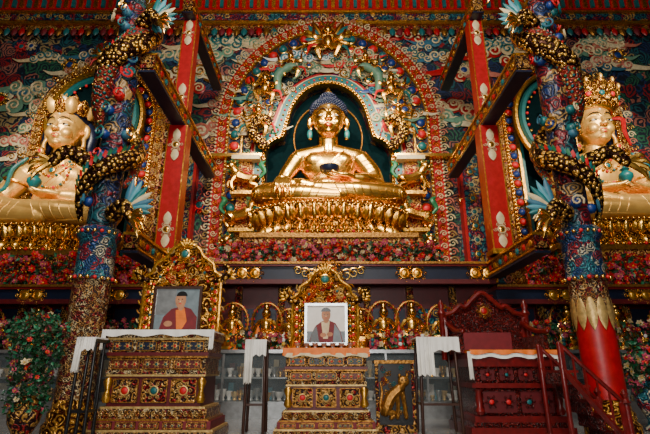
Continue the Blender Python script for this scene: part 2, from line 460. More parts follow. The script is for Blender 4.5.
    if kind == 'buddha':
        w = MB()
        V, F = lathe([(.02, .0), (.16, .0), (.27, .1), (.31, .24), (.29, .25), (.24, .12), (.02, .05)], 18)
        w.add((V+np.array([.02, -1.05, 1.02]), F), 'hair_blue'); w.obj('alms_bowl', E)
        g = MB()
        for s in (-1, 1): g.ell((.555*s, -.04, 2.9), (.085, .06, .17), 'teal')
        g.obj('ear_lobe_paint', E, warp=HW)
    else:
        c = MB()
        for k, (w_, zz) in enumerate([(.42, 2.15), (.52, 1.85), (.6, 1.5)]):
            p = drape(bvh, [(-w_, 2.36), (-w_*.7, zz+.12), (0, zz-.1), (w_*.7, zz+.12), (w_, 2.36)], .03)
            bead_row(c, p, .045, .11, ['gold_rich', 'gold_rich', 'hot_red', 'gold_rich', 'teal'])
        emblem(c, (0, surf(0, 1.95, .06), 1.95), .2, 'gold_rich', 'teal', 6)
        for s in (-1, 1):
            c.ell((.57*s, -.06, 2.72), (.1, .08, .13), 'gold_rich'); emblem(c, (.57*s, -.14, 2.7), .14, 'gold_matte', 'hot_red', 6)
            q = [(1.3*s+.32*cos(a)*1.05, .1+.38*sin(a), 1.72+.1*cos(a)*s) for a in np.linspace(0, 2*pi, 17)]
            c.tube(q, .05, 'gold_rich', 6, cap=False)
            c.tube([(.95*s, -.2, 2.42), (1.25*s, -.30, 2.0), (1.18*s, -.55, 1.3), (1.5*s, -.85, .92), (1.9*s, -1.08, .55)], [.05, .06, .06, .05, .07], 'teal', 7, 5)
        if kind == 'guru':
            V, F = lathe([(.5, 3.72), (.6, 3.8), (.6, 3.95), (.5, 4.1), (.32, 4.3), (.15, 4.42), (.1, 4.46), (.1, 4.52), (.02, 4.64)], 20)
            c.add((V+np.array([0, .12, 0]), F), 'brocade_red')
            for i in range(14):
                a = 2*pi*i/14
                c.st(LEAF, (.6*sin(a), .12-.6*cos(a), 3.70), (.5, .7, .48), Rz(a)@Rx(.15), 'gold_matte' if i % 2 else 'carved_gold')
                c.st(DISCS, (.68*sin(a), .12-.7*cos(a), 3.88), (.06, .08, .06), Rz(a), 'hot_red' if i % 2 else 'teal')
            emblem(c, (0, -.42, 4.18), .17, 'gold_matte', 'white', 6)
            c.tube([(-1.75, -1.42, 1.12), (-1.05, -1.42, 1.14)], [.09, .05, .09], 'gold_rich', 8)
            c.ell((-1.78, -1.42, 1.12), (.14, .12, .12), 'gold_rich'); c.ell((-1.02, -1.42, 1.14), (.14, .12, .12), 'gold_rich')
        else:
            c.tube([(.6*cos(a), .1+.58*sin(a), 3.78) for a in np.linspace(0, 2*pi, 25)], .06, 'gold_rich', 6, cap=False)
            for i in range(-3, 4):
                a = i*.42; hgt = .80-.06*abs(i)
                R = Rz(a)@Rx(.25); B0 = np.array([.6*sin(a), .1-.58*cos(a), 3.78])
                c.st(LEAF, B0, (.95, 1, hgt), R, 'carved_gold')
                c.st(DISC, B0+R@np.array([0, -.15, .33]), (.08, .1, .10), Rz(a), ('teal', 'hot_red')[i % 2])
                for e in (-1, 1): c.st(CURLL if e < 0 else CURLLM, B0+R@np.array([e*.13, -.12, .2]), .09, Rz(a), 'gold_matte')
                c.ell(B0+R@np.array([0, -.12, hgt]), (.05, .05, .09), 'gold_matte')
            c.ell((0, .15, 4.25), (.25, .25, .3), 'hair_blue'); c.ell((0, .15, 4.58), (.1, .1, .16), 'gold')
            for s in (-1, 1):
                c.tube([(.62*s, .1, 3.7), (.9*s, .0, 3.6), (.85*s, -.05, 3.2), (.98*s, 0, 2.8)], [.04, .07, .06, .03], 'red', 6, 5)
        V, F = lathe([(.12, 0), (.16, .04), (.1, .1), (.24, .3), (.24, .42), (.1, .55), (.17, .62), (.05, .7), (.05, .9), (.0, 1.0)], 16)
        c.add((V*.8+np.array([0, -1.05, 1.02]), F), 'teal')
        c.obj('crown_and_jewelry', E, warp=HW)
    return E

def lotus_throne(name, cx, cy, z0, z1, rx, ry, plinth_z):
    E = empty(name); mb = MB(); H = z1-z0
    prof = [(1.0, 0), (1.03, .06), (1.0, .12), (.9, .2), (.84, .42), (.84, .55), (.92, .72), (.97, .86), (.99, .92), (.96, 1.0)]
    V, F = lathe([(r, z*H) for r, z in prof], 56, rx, ry); mb.add((V+np.array([cx, cy, z0]), F), 'carved_gold')
    n = 32
    for row, (r, zz, s, up) in enumerate([(.87, .42, .52, 1), (.92, .50, .40, 1), (.86, .46, .42, -1)]):
        for i in range(n):
            a = 2*pi*(i+.5*row)/n
            ang = math.atan2(sin(a)/rx, cos(a)/ry)
            R = Rz(ang)@(Rx(.22) if up > 0 else Rx(pi-.35)@Rz(pi))
            p = (cx+rx*r*sin(a), cy-ry*r*cos(a), z0+zz*H)
            mb.st(LEAF, p, (.85*s*H, .8*H, s*H*1.02), R, 'gold' if row != 1 else 'gold_rich')
    for (r, zz, s, ms) in [(.99, .97, .05, ['gold']), (1.04, .06, .055, ['gold', 'gold', 'hot_red'])]:
        p = [(cx+rx*r*cos(a), cy+ry*r*sin(a), z0+zz*H) for a in np.linspace(0, 2*pi, 90)]
        bead_row(mb, p, s, .15, ms)
    mb.obj('lotus_petals', E)
    pl = MB()
    pl.box(cx-rx*1.0, cx+rx*1.0, cy-ry*.96, cy+ry*.9, plinth_z+.002, z0-.1, 'brocade_red')
    pl.box(cx-rx*1.04, cx+rx*1.04, cy-ry*1.02, cy+ry*.93, z0-.12, z0+.02, 'gold_dark')
    pl.box(cx-rx*1.04, cx+rx*1.04, cy-ry*1.02, cy+ry*.93, plinth_z+.002, plinth_z+.12, 'gold_dark')
    for i in range(9):
        emblem(pl, (cx-rx+rx*2*(i+.5)/9, cy-ry*.97, (z0+plinth_z)/2), min(.26, (z0-plinth_z)*.35), 'gold_rich', 'teal' if i % 2 else 'hot_red', 6)
    pl.obj('plinth', E)
    return E

# ------------------------------------------------------------------ small gilded figures
def figurine(mb, c, s, m='gold_rich', pose='sit', wings=False, face=1):
    c = np.array(c, float)
    def P(*q): return [c+np.array(p)*np.array([s*face, s, s]) for p in q]
    def T(q, r, mm=m, k=3): mb.tube(P(*q), [x*s for x in r], mm, 6, k)
    def B(p, r, mm=m): mb.ell(P(p)[0], np.array(r)*s, mm, T=BALLS)
    B((0, 0, .62), (.16, .12, .24)); B((0, -.02, .98), (.13, .13, .16)); B((0, 0, 1.15), (.08, .08, .12))
    T([(-.14, 0, .78), (.14, 0, .78)], [.07, .07], k=1); T([(0, 0, .75), (0, 0, .95)], [.06, .05], k=1)
    B((0, -.14, .97), (.03, .04, .04)); B((-.05, -.12, 1.0), (.02, .02, .02), 'black'); B((.05, -.12, 1.0), (.02, .02, .02), 'black')
    if pose == 'sit':
        T([(-.1, 0, .42), (-.36, -.12, .35), (.1, -.25, .32)], [.13, .12, .07]); T([(.1, 0, .42), (.36, -.12, .35), (-.1, -.24, .3)], [.13, .12, .07])
        T([(-.18, 0, .76), (-.3, -.02, .55), (-.06, -.18, .46)], [.07, .06, .04]); T([(.18, 0, .76), (.3, -.02, .55), (.06, -.18, .46)], [.07, .06, .04])
        V, F = lathe([(.34*s, .0), (.36*s, .08*s), (.26*s, .14*s), (.34*s, .24*s), (.3*s, .26*s)], 12); mb.add((V+c, F), m)
    else:
        T([(-.1, 0, .45), (-.3, -.08, .28), (-.22, 0, .02)], [.11, .09, .05]); T([(.1, 0, .45), (.32, -.1, .4), (.2, -.02, .1)], [.11, .09, .05])
        T([(-.18, 0, .76), (-.4, -.05, .72), (-.42, -.05, 1.02)], [.07, .06, .04]); T([(.18, 0, .76), (.4, -.05, .68), (.5, -.05, .95)], [.07, .06, .04])
        T([(-.15, .05, .5), (-.5, 0, .45), (-.6, 0, .15)], [.03, .05, .02], 'hot_red'); T([(.15, .05, .5), (.5, 0, .4), (.62, 0, .1)], [.03, .05, .02], 'teal')
    if wings:
        for sd in (-1, 1):
            for i in range(7):
                a = sd*(-.5-.27*i)
                mb.st(LEAF, P((sd*.12, .06, .68))[0], (s*.32, s*.4, s*(.72-.04*i)), Ry(a), ('gold', 'teal', 'gold_rich')[i % 3])
            T([(sd*.05, 0, 1.12), (sd*.18, 0, 1.28), (sd*.1, 0, 1.42)], [.04, .03, .01])
def lion(mb, c, s, m='gold_rich', d=1):
    c = np.array(c, float)
    def P(*q): return [c+np.array(p)*np.array([s*d, s, s]) for p in q]
    def T(q, r, mm=m, k=3): mb.tube(P(*q), [x*s for x in r], mm, 7, k)
    T([(-.45, 0, .5), (-.1, 0, .52), (.28, 0, .66)], [.2, .18, .22]); T([(.28, 0, .7), (.42, -.05, .95)], [.19, .16], k=1)
    mb.ell(P((.48, -.08, 1.02))[0], np.array((.19, .18, .18))*s, m, T=BALLS); mb.ell(P((.62, -.14, .95))[0], np.array((.1, .1, .08))*s, m, T=BALLS)
    for e in (-.1, .06): mb.ell(P((.55+.5*e, -.24, 1.07))[0], np.array((.03, .03, .03))*s, 'black', T=BALLS); mb.ell(P((.45+e, -.05, 1.2))[0], np.array((.05, .04, .07))*s, m, T=BALLS)
    T([(.3, -.1, .55), (.42, -.12, .3), (.36, -.12, .02)], [.1, .08, .07]); T([(.25, .1, .55), (.55, .08, .4), (.6, .06, .2)], [.1, .08, .06])
    for y in (-.12, .12): T([(-.45, y, .5), (-.3, y, .3), (-.55, y, .2), (-.45, y, .03)], [.15, .1, .06, .07])
    T([(-.6, 0, .55), (-.8, 0, .8), (-.65, 0, 1.1), (-.8, 0, 1.25)], [.05, .08, .12, .02], 'green')
    for i in range(8):
        a = 2*pi*i/8; mb.st(CURLL, P((.42, -.12, 1.0))[0]+np.array([cos(a), 0, sin(a)])*s*.22, s*.08, Ry(a), 'green')

# ================================================================== ROOM
fl = MB(); fl.box(-14, 14, -4, 17, -.2, 0, 'floor_tiles'); fl.obj('floor', smooth=False)
w = MB(); w.box(-14, 14, 16.0, 16.3, 0, 17, 'mural'); w.obj('wall_back', smooth=False)
w = MB(); w.box(-14.3, -14, -4, 16.3, 0, 17, 'mural'); w.obj('wall_left', smooth=False)
w = MB(); w.box(14, 14.3, -4, 16.3, 0, 17, 'mural'); w.obj('wall_right', smooth=False)
w = MB(); w.box(-14, 14, 7, 16.3, 17, 17.3, 'dark_red'); w.obj('ceiling', smooth=False)

c = MB()
for (z0, z1, y, m) in [(14.45, 14.65, 15.72, 'brocade_dark'), (14.65, 14.8, 15.6, 'gold_rich'), (14.8, 15.1, 15.55, 'brocade_blue'), (15.1, 15.2, 15.45, 'gold_rich'), (15.2, 15.7, 15.4, 'red'), (15.7, 15.85, 15.3, 'gold_rich'), (15.85, 16.4, 15.2, 'brocade_red')]:
    c.box(-13.9, 13.9, y, 15.99, z0, z1, m)
for i in range(90):
    x = -13.7+i*.305
    c.st(LEAF, (x, 15.7, 14.5), (.36, .5, .42), Ry(pi), ('red', 'gold_dark', 'teal', 'maroon')[i % 4])
    c.box(x-.07, x+.07, 15.3, 15.42, 15.25, 15.6, ('gold_rich', 'teal')[i % 2])
c.obj('trim_cornice')

mc = MB()
pal = [('cloud_a', 'gold_dark'), ('cloud_b', 'cream'), ('cloud_c', 'cream'), ('cloud_a', 'cloud_b'), ('cloud_a', 'cloud_c'), ('cream', 'teal'), ('cloud_d', 'cream'), ('red', 'cream')]
for i in range(240):
    x = rnd.uniform(-12.0, 12.0); z = rnd.uniform(4.5, 14.2)
    if abs(x-.15) < 4 and z < 13: continue
    if abs(abs(x-.2)-8.6) < 2.2 and z < 12: continue
    if abs(x) < 6.3 and z < 9.5 and rnd.random() < .7: continue
    cloud(mc, (x, 15.92, z), rnd.uniform(.32, .55), rnd.choice(pal))
for i in range(60):
    x = rnd.uniform(-13, 13); z = rnd.uniform(5, 14)
    if abs(x-.15) < 4.2 and z < 13.4 or abs(abs(x-.2)-8.6) < 2.5 and z < 12.5: continue
    emblem(mc, (x, 15.85, z), rnd.uniform(.25, .42), rnd.choice(['gold_rich', 'hot_red', 'cream', 'pink', 'gold']), rnd.choice(['teal', 'blue', 'red']), 8)
mc.obj('mural_relief_clouds')

for xx in (-5.15, 5.35):
    p = MB()
    p.box(xx-.32, xx+.32, 15.7, 15.99, 3.9, 8.9, 'brocade_blue'); p.box(xx-.42, xx-.32, 15.6, 15.99, 3.9, 8.9, 'red'); p.box(xx+.32, xx+.42, 15.6, 15.99, 3.9, 8.9, 'red')
    for z in (3.9, 8.9): p.box(xx-.5, xx+.5, 15.5, 15.99, z, z+.22, 'gold_rich')
    for i in range(9): emblem(p, (xx, 15.68, 4.4+i*.52), .22, 'gold_rich' if i % 2 else 'cream', 'teal', 6)
    p.obj('pilaster')

# ================================================================== MAIN ARCH
BX = .12
A = empty('altar_arch')
def off(k, y): return arch(BX, 4.15-k, 3.88, 9.9, 4.55-k, y, 44, .03)
def niche(g, y):
    pts = []
    W = 2.3+g; zt = 9.25+g*.6; U = 1.5+g; zc = 9.75
    pts.append((BX-W, y, 3.9)); pts.append((BX-W, y, 8.1))
    for i in range(9):
        a = pi-(pi/2)*i/8; pts.append((BX-W+.62+.62*cos(a), y, zt-.62+.62*sin(a)))
    for i in range(19):
        a = pi-.25-(pi-.5)*i/18; pts.append((BX+U*cos(a), y, zc+(1.85+g)*sin(a)))
    for i in range(9):
        a = pi/2-(pi/2)*i/8; pts.append((BX+W-.62+.62*cos(a), y, zt-.62+.62*sin(a)))
    pts.append((BX+W, y, 8.1)); pts.append((BX+W, y, 3.9))
    return np.array(pts)
m = MB()
strip(m, off(.0, 0), niche(.0, 0), 15.6, .35, 'mural_fine')
strip(m, off(-.05, 0), off(.36, 0), 15.45, .2, 'red')
strip(m, off(.36, 0), off(.44, 0), 15.38, .25, 'gold_rich')
strip(m, off(.44, 0), off(.90, 0), 15.5, .2, 'navy')
strip(m, off(.90, 0), off(.97, 0), 15.42, .2, 'gold_rich')
strip(m, niche(.56, 0), niche(.44, 0), 15.45, .2, 'red')
strip(m, niche(.44, 0), niche(.38, 0), 15.4, .25, 'cream')
strip(m, niche(.38, 0), niche(.10, 0), 15.36, .28, 'teal')
strip(m, niche(.10, 0), niche(.0, 0), 15.3, .4, 'gold_rich')
m.obj('arch_bands', A)
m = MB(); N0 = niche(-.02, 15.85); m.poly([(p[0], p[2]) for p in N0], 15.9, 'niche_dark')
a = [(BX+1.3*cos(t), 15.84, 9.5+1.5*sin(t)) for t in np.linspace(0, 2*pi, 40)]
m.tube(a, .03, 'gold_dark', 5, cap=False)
m.obj('niche_back', A)
m = MB()
curl_row(m, off(-.15, 15.45), .16, ['cream', 'cloud_c', 'gold_pale'])
curl_row(m, off(.15, 15.4), .12, ['gold', 'cream'], True)
bead_row(m, off(.40, 15.33), .06, .16, ['gold', 'gold_pale'])
bead_row(m, off(.67, 15.45), (.17, .3, .17), .48, ['blue', 'hot_red', 'teal'], DISC)
bead_row(m, off(.67, 15.47), (.21, .16, .21), .48, ['gold'], DISC)
bead_row(m, off(-.02, 15.38), .045, .15, ['cream'])
curl_row(m, niche(.68, 15.42), .13, ['cream', 'cloud_b', 'cream'])
bead_row(m, niche(.24, 15.34), .045, .22, ['gold', 'hot_red'])
bead_row(m, niche(.05, 15.27), .055, .14, ['gold'])
m.obj('arch_scrolls', A)
m = MB()
def infield(x, z):
    dx = x-BX
    if z < 9.9: out = abs(dx) < 3.0
    else: out = (dx/3.05)**2+((z-9.9)/3.45)**2 < 1
    if not out: return False
    if z < 9.5 and abs(dx) < 2.95: return False
    if (dx/2.25)**2+((z-9.7)/2.6)**2 < 1: return False
    return True
cnt = 0
for i in range(4000):
    x = rnd.uniform(-3.2, 3.3); z = rnd.uniform(8.5, 13.6)
    if infield(x, z):
        cnt += 1
        if cnt % 4: cloud(m, (x, 15.52-rnd.uniform(0, .2), z), rnd.uniform(.24, .36), rnd.choice([('cloud_a', 'cloud_b'), ('white', 'sky'), ('cloud_b', 'cream'), ('hot_red', 'cream'), ('blue', 'sky'), ('cream', 'green'), ('cloud_a', 'gold')]))
        else: emblem(m, (x, 15.3, z), rnd.uniform(.2, .32), 'gold', rnd.choice(['blue', 'hot_red', 'teal']), 7)
        if cnt > 90: break
m.obj('arch_clouds', A)
m = MB()
for s in (-1, 1):
    for (dx, z, sc, po) in [(1.45, 12.2, 1.0, 'dance'), (2.4, 11.1, 1.1, 'dance'), (2.6, 9.7, 1.1, 'dance')]:
        figurine(m, (BX+s*dx, 15.1, z-.5), sc, 'gold', po, False, s)
    m.box(BX+s*2.45, BX+s*3.45, 15.0, 15.5, 8.25, 8.4, 'cream'); m.box(BX+s*2.4, BX+s*4.6, 15.1, 15.5, 8.4, 8.52, 'gold')
    m.box(BX+s*2.75, BX+s*3.25, 15.25, 15.6, 3.9, 8.25, 'brocade_red')
    for i, z in enumerate((4.3, 5.65, 7.0)):
        m.box(BX+s*2.5, BX+s*3.4, 14.9, 15.5, z-.12, z, 'gold_rich')
        lion(m, (BX+s*2.98, 15.0, z), .92, 'gold', -s if i % 2 else s)
        emblem(m, (BX+s*2.95, 15.2, z+.6), .4, 'red', 'blue', 8)
    m.tube([(BX+s*2.3, 15.1, 8.8), (BX+s*2.75, 15.0, 9.3), (BX+s*2.5, 15.0, 9.9), (BX+s*2.15, 15.0, 9.8), (BX+s*2.25, 15.0, 9.45)], [.2, .2, .16, .1, .04], 'scales_gold', 8, 6)
    m.tube([(BX+s*1.9, 15.2, 11.2), (BX+s*1.9, 15.1, 11.8), (BX+s*1.4, 15.1, 12.2), (BX+s*1.1, 15.1, 11.9), (BX+s*1.3, 15.1, 11.65)], [.12, .18, .15, .08, .03], 'cloud_b', 8, 6)
figurine(m, (BX, 14.9, 12.4), 1.35, 'gold', 'dance', True)
m.obj('gilded_figures', A)
lotus_throne('lotus_throne', BX, 14.3, 4.88, 5.93, 2.5, 1.35, 3.87)
seated('buddha_statue', (BX, 14.44, 5.94), (1.03, 1, 1.0), 'buddha')

# ================================================================== SIDE SHRINES
for (sx, stx, kind, zt) in ((-8.5, -8.78, 'guru', 5.13), (8.8, 9.12, 'deity', 5.3)):
    E = empty('side_shrine_arch')
    def so(k, y, sx=sx): return arch(sx, 2.5-k, 3.3, 10.0, 2.65-k, y, 36, .04)
    m = MB()
    strip(m, so(0, 0), so(.38, 0), 15.45, .5, 'brocade_red'); strip(m, so(.38, 0), so(.46, 0), 15.38, .3, 'gold_rich')
    strip(m, so(.46, 0), so(.8, 0), 15.5, .3, 'navy'); strip(m, so(.8, 0), so(.9, 0), 15.4, .3, 'gold_rich'); strip(m, so(.9, 0), so(1.05, 0), 15.5, .3, 'teal')
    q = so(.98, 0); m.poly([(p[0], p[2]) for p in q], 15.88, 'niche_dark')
    curl_row(m, so(-.13, 15.42), .15, ['gold', 'cream', 'cloud_c']); curl_row(m, so(.2, 15.38), .13, ['gold', 'gold_pale'], True)
    bead_row(m, so(.63, 15.45), (.13, .25, .13), .36, ['blue', 'hot_red'], DISC); bead_row(m, so(.63, 15.47), (.165, .16, .165), .36, ['gold'], DISC)
    bead_row(m, so(.42, 15.33), .05, .14, ['gold'])
    m.obj('arch_bands', E)
    h = MB()
    for k, (r, mm, tr) in enumerate([(1.75, 'gold_rich', .1), (1.5, 'teal', .12)]):
        h.tube([(sx+r*cos(t), 15.1, 9.9+r*1.15*sin(t)) for t in np.linspace(0, 2*pi, 48)], tr, mm, 6, cap=False)
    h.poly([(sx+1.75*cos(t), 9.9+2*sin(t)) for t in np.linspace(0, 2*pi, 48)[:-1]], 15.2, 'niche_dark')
    bead_row(h, [(sx+1.33*cos(t), 15.08, 9.9+1.54*sin(t)) for t in np.linspace(0, 2*pi, 60)], .06, .24, ['gold', 'hot_red'])
    h.box(sx-.3, sx+.3, 15.35, 15.45, 3.3, 8.2, 'brocade_dark')
    h.obj('halo', E)
    figs = MB(); figurine(figs, (sx, 15.1, 12.1), .9, 'gold', 'dance', True); figs.obj('garuda', E)
    lotus_throne('lotus_throne', stx, 13.95, zt-.85, zt-.01, 2.5, 1.3, 3.25)
    seated('guru_statue' if kind == 'guru' else 'crowned_deity_statue', (stx, 14.05, zt), 1.06, kind)

# ================================================================== ALTAR LEDGES
def ledge(name, x0, x1, zt, zb):
    E = empty(name); m = MB()
    m.box(x0, x1, 12.2, 15.98, zt-.12, zt, 'red_wood'); m.box(x0, x1, 12.3, 15.98, zb+.1, zt-.12, 'navy')
    m.box(x0, x1, 12.22, 12.4, zb, zb+.12, 'dark_red'); m.box(x0, x1, 12.16, 12.25, zt-.06, zt+.0, 'gold_dark')
    m.box(x0, x1, 12.95, 15.98, 0, zb+.1, 'dark_red')
    m.obj('ledge_body', E, smooth=False)
    return E
Lc = ledge('altar_ledge', -4.1, 4.55, 3.87, 3.28)
m = MB()
for x in (-2.05, 2.3, 4.2, -3.7):
    for s in (-1, 1): emblem(m, (x+s*.17, 12.24, 3.56), .28, 'gold', 'gold_rich', 8)
emblem(m, (.12, 12.15, 3.55), .42, 'gold', 'hot_red', 10)
for s in (-1, 1):
    for k in range(3): m.st(CURL if s > 0 else CURLM, (.12+s*(.45+.2*k), 12.2, 3.5+.06*k), .18-.03*k, Ry(.5*s), 'gold')
m.obj('gold_medallions', Lc)
Ll = ledge('altar_ledge', -13.95, -4.1, 3.25, 2.75); Lr = ledge('altar_ledge', 4.55, 13.95, 3.25, 2.75)
for (L_, xs) in ((Ll, (-7.75, -10.5, -5.6)), (Lr, (8.3, 11, 6.2))):
    m = MB()
    for x in xs:
        for s in (-1, 1): emblem(m, (x+s*.17, 12.24, 2.98), .27, 'gold', 'gold_rich', 8)
    m.obj('gold_medallions', L_)
m = MB()
for i in range(23):
    x = -13+i*1.18
    m.box(x-.09, x+.09, 12.78, 12.94, 1.6, 3.3 if -4.1 < x < 4.55 else 2.8, 'brocade_dark')
    m.box(x+.15, x+1.03, 12.88, 12.94, 1.7, 2.7, ('navy', 'brocade_blue', 'dark_red')[i % 3])
m.obj('altar_back_panels', Lc)

m = MB()
E = empty('display_cabinet')
m.box(-13.5, 13.5, 12.0, 12.9, 0, .38, 'silver'); m.box(-13.5, 13.5, 11.9, 12.9, 1.5, 1.58, 'silver'); m.box(-13.5, 13.5, 12.8, 12.9, .38, 1.5, 'navy')
m.box(-13.5, 13.5, 12.05, 12.8, .9, .93, 'silver')
for i in range(28): m.box(-13.5+i-.025, -13.5+i+.025, 11.93, 11.99, .38, 1.5, 'silver')
m.obj('cabinet_frame', E, smooth=False)
m = MB(); m.box(-13.5, 13.5, 11.95, 11.965, .38, 1.5, 'glass'); m.obj('glass_front', E)
m = MB()
bowl = lathe([(.03, 0), (.06, .01), (.04, .04), (.08, .09), (.1, .15), (.09, .15), (.03, .06)], 10)
for i in range(190):
    x = -13.3+i*.14
    for z in (.385, .935):
        mm = rnd.choice(['silver', 'gold', 'gold_pale', 'white', 'silver', 'white'])
        V, F = bowl; m.add((V*rnd.uniform(.7, 1.1)*np.array([1, 1, rnd.uniform(1, 2)])+np.array([x, 12.2+rnd.uniform(-.08, .1), z]), F), mm)
    if rnd.random() < .4: m.box(x-.05, x+.08, 12.4, 12.7, .39, .39+rnd.uniform(.2, .42), rnd.choice(['cream', 'sky', 'maroon', 'white', 'white']))
    if rnd.random() < .4: m.box(x-.05, x+.08, 12.4, 12.7, .94, .94+rnd.uniform(.2, .42), rnd.choice(['cream', 'sky', 'maroon', 'white', 'white']))
m.obj('offering_bowls', E)

m = MB()
for x in (-3.3, -2.45, -1.55, -.95, .95, 1.55, 2.3, 3.1, 4.1, -6.3, -7.6, -8.9, 6.4, 7.7, 9.0):
    s = rnd.uniform(.8, 1.05)
    figurine(m, (x, 12.45, 1.6), s, 'gold', 'sit')
    mx = [(x+.42*s*cos(t), 12.6, 1.6+s*.75+.55*s*sin(t)) for t in np.linspace(-.4, pi+.4, 20)]
    m.tube(mx, .03, 'gold_dark', 5); curl_row(m, mx, .06, ['gold_rich', 'hot_red'])
m.obj('gilded_statuettes')
m = MB()
torma = lathe([(.16, 0), (.17, .05), (.12, .1), (.14, .2), (.1, .4), (.05, .6), (.01, .7)], 12)
for i in range(36):
    x = -12+i*.69+rnd.uniform(-.1, .1)
    m.st(torma, (x, 12.14, 1.582), rnd.uniform(.5, .9), None, rnd.choice(['hot_red', 'cream', 'orange', 'gold', 'pink']))
    for k in range(3): m.st(DISCS, (x, 12.02, 1.72+.1*k), .05, None, rnd.choice(['white', 'teal', 'yellow']))
m.obj('torma_offerings')

# ================================================================== FLOWERS
def flowers(name, x0, x1, y0, y1, z0, z1, n, cols, parent=None, size=.085, shape=None, leaf=1.3):
    m = MB()
    for i in range(n):
        x = rnd.uniform(x0, x1); y = rnd.uniform(y0, y1); t = rnd.random(); z = z0+(z1-z0)*t
        if shape and not shape(x, y, z): continue
        R = Rz(rnd.uniform(-.9, .9))@Rx(rnd.uniform(-.7, .5))@Ry(rnd.uniform(0, 6)); s = size*rnd.uniform(.7, 1.35)
        m.st(FLOWER, (x, y, z), s, R, rnd.choice(cols)); m.st(BALLS, (x, y-.02, z), s*.2, None, 'yellow')
    for i in range(int(n*leaf)):
        x = rnd.uniform(x0, x1); y = rnd.uniform(y0, y1)+.03; z = z0+(z1-z0)*rnd.random()*.95
        if shape and not shape(x, y, z): continue
        m.st(LEAFS, (x, y, z), size*rnd.uniform(1.2, 2.2), Rz(rnd.uniform(-1, 1))@Rx(rnd.uniform(-.5, 1.2))@Ry(rnd.uniform(0, 6)), rnd.choice(['leaf_green', 'leaf_green', 'green']))
    for i in range(int((x1-x0)*6)):
        x = x0+(x1-x0)*rnd.random()
        if shape and not shape(x, (y0+y1)/2, z0+.1*(z1-z0)): continue
        m.tube([(x, (y0+y1)/2, z0-.02), (x+rnd.uniform(-.05, .05), (y0+y1)/2, z0+(z1-z0)*.6)], .012, 'leaf_green', 4)
    return m.obj(name, parent, smooth=False)
flowers('flower_garland_row', -3.0, 3.2, 12.28, 12.8, 3.89, 4.5, 600, ['hot_red', 'hot_red', 'pink', 'pink', 'cream', 'red', 'maroon'], size=.08)
RR = ['hot_red', 'maroon', 'pink', 'hot_red', 'red']
flowers('flower_garland_row', -11.5, -5.0, 12.24, 12.56, 3.27, 4.1, 480, RR, size=.1)
flowers('flower_garland_row', 5.5, 12, 12.24, 12.56, 3.27, 4.1, 480, RR, size=.1)
BQ = ['pink', 'cream', 'hot_red', 'maroon', 'pink', 'red']
flowers('flower_bouquet_row', -10.5, -4.6, 11.95, 12.35, 1.6, 2.35, 260, BQ, size=.07, leaf=3)
flowers('flower_bouquet_row', 1.2, 3.0, 11.95, 12.2, 1.6, 2.05, 90, BQ, size=.07, leaf=2)
flowers('flower_bouquet_row', -2.4, -.9, 11.95, 12.2, 1.6, 2.0, 70, BQ, size=.07, leaf=2)
flowers('flower_bouquet_row', 4.8, 10.5, 11.95, 12.35, 1.6, 2.3, 260, BQ, size=.07, leaf=3)

E = empty('flower_vase_bouquet')
m = MB(); V, F = lathe([(.2, 0), (.24, .04), (.15, .12), (.13, .2), (.27, .5), (.3, .7), (.2, .9), (.16, .98), (.22, 1.04), (.18, 1.04)], 20)
vx = -4.55
m.add((V*np.array([.8, .8, .7])+np.array([vx, 7.6, 0]), F), 'brocade_dark'); m.obj('vase', E)
def bush(x, y, z): return ((x-vx)/(.28+.2*max(0, z-.9)))**2+((y-7.6)/.35)**2 < 1 and z < 2.0-.5*abs(x-vx)
flowers('flowers', vx-.6, vx+.6, 7.25, 7.95, .5, 2.05, 260, ['cream', 'pink', 'hot_red', 'maroon', 'pink', 'maroon'], E, .048, bush, 12)
E = empty('flower_vase_bouquet')
m = MB(); m.add((V*.9+np.array([6.3, 9.6, 0]), F), 'mosaic'); m.obj('vase', E)
def bush2(x, y, z): return ((x-6.3)/.45)**2+((y-9.6)/.4)**2+((z-1.1)/.55)**2 < 1
flowers('flowers', 5.8, 6.8, 9.2, 10, .6, 1.7, 200, ['pink', 'pink', 'cream', 'hot_red'], E, .07, bush2, 4)

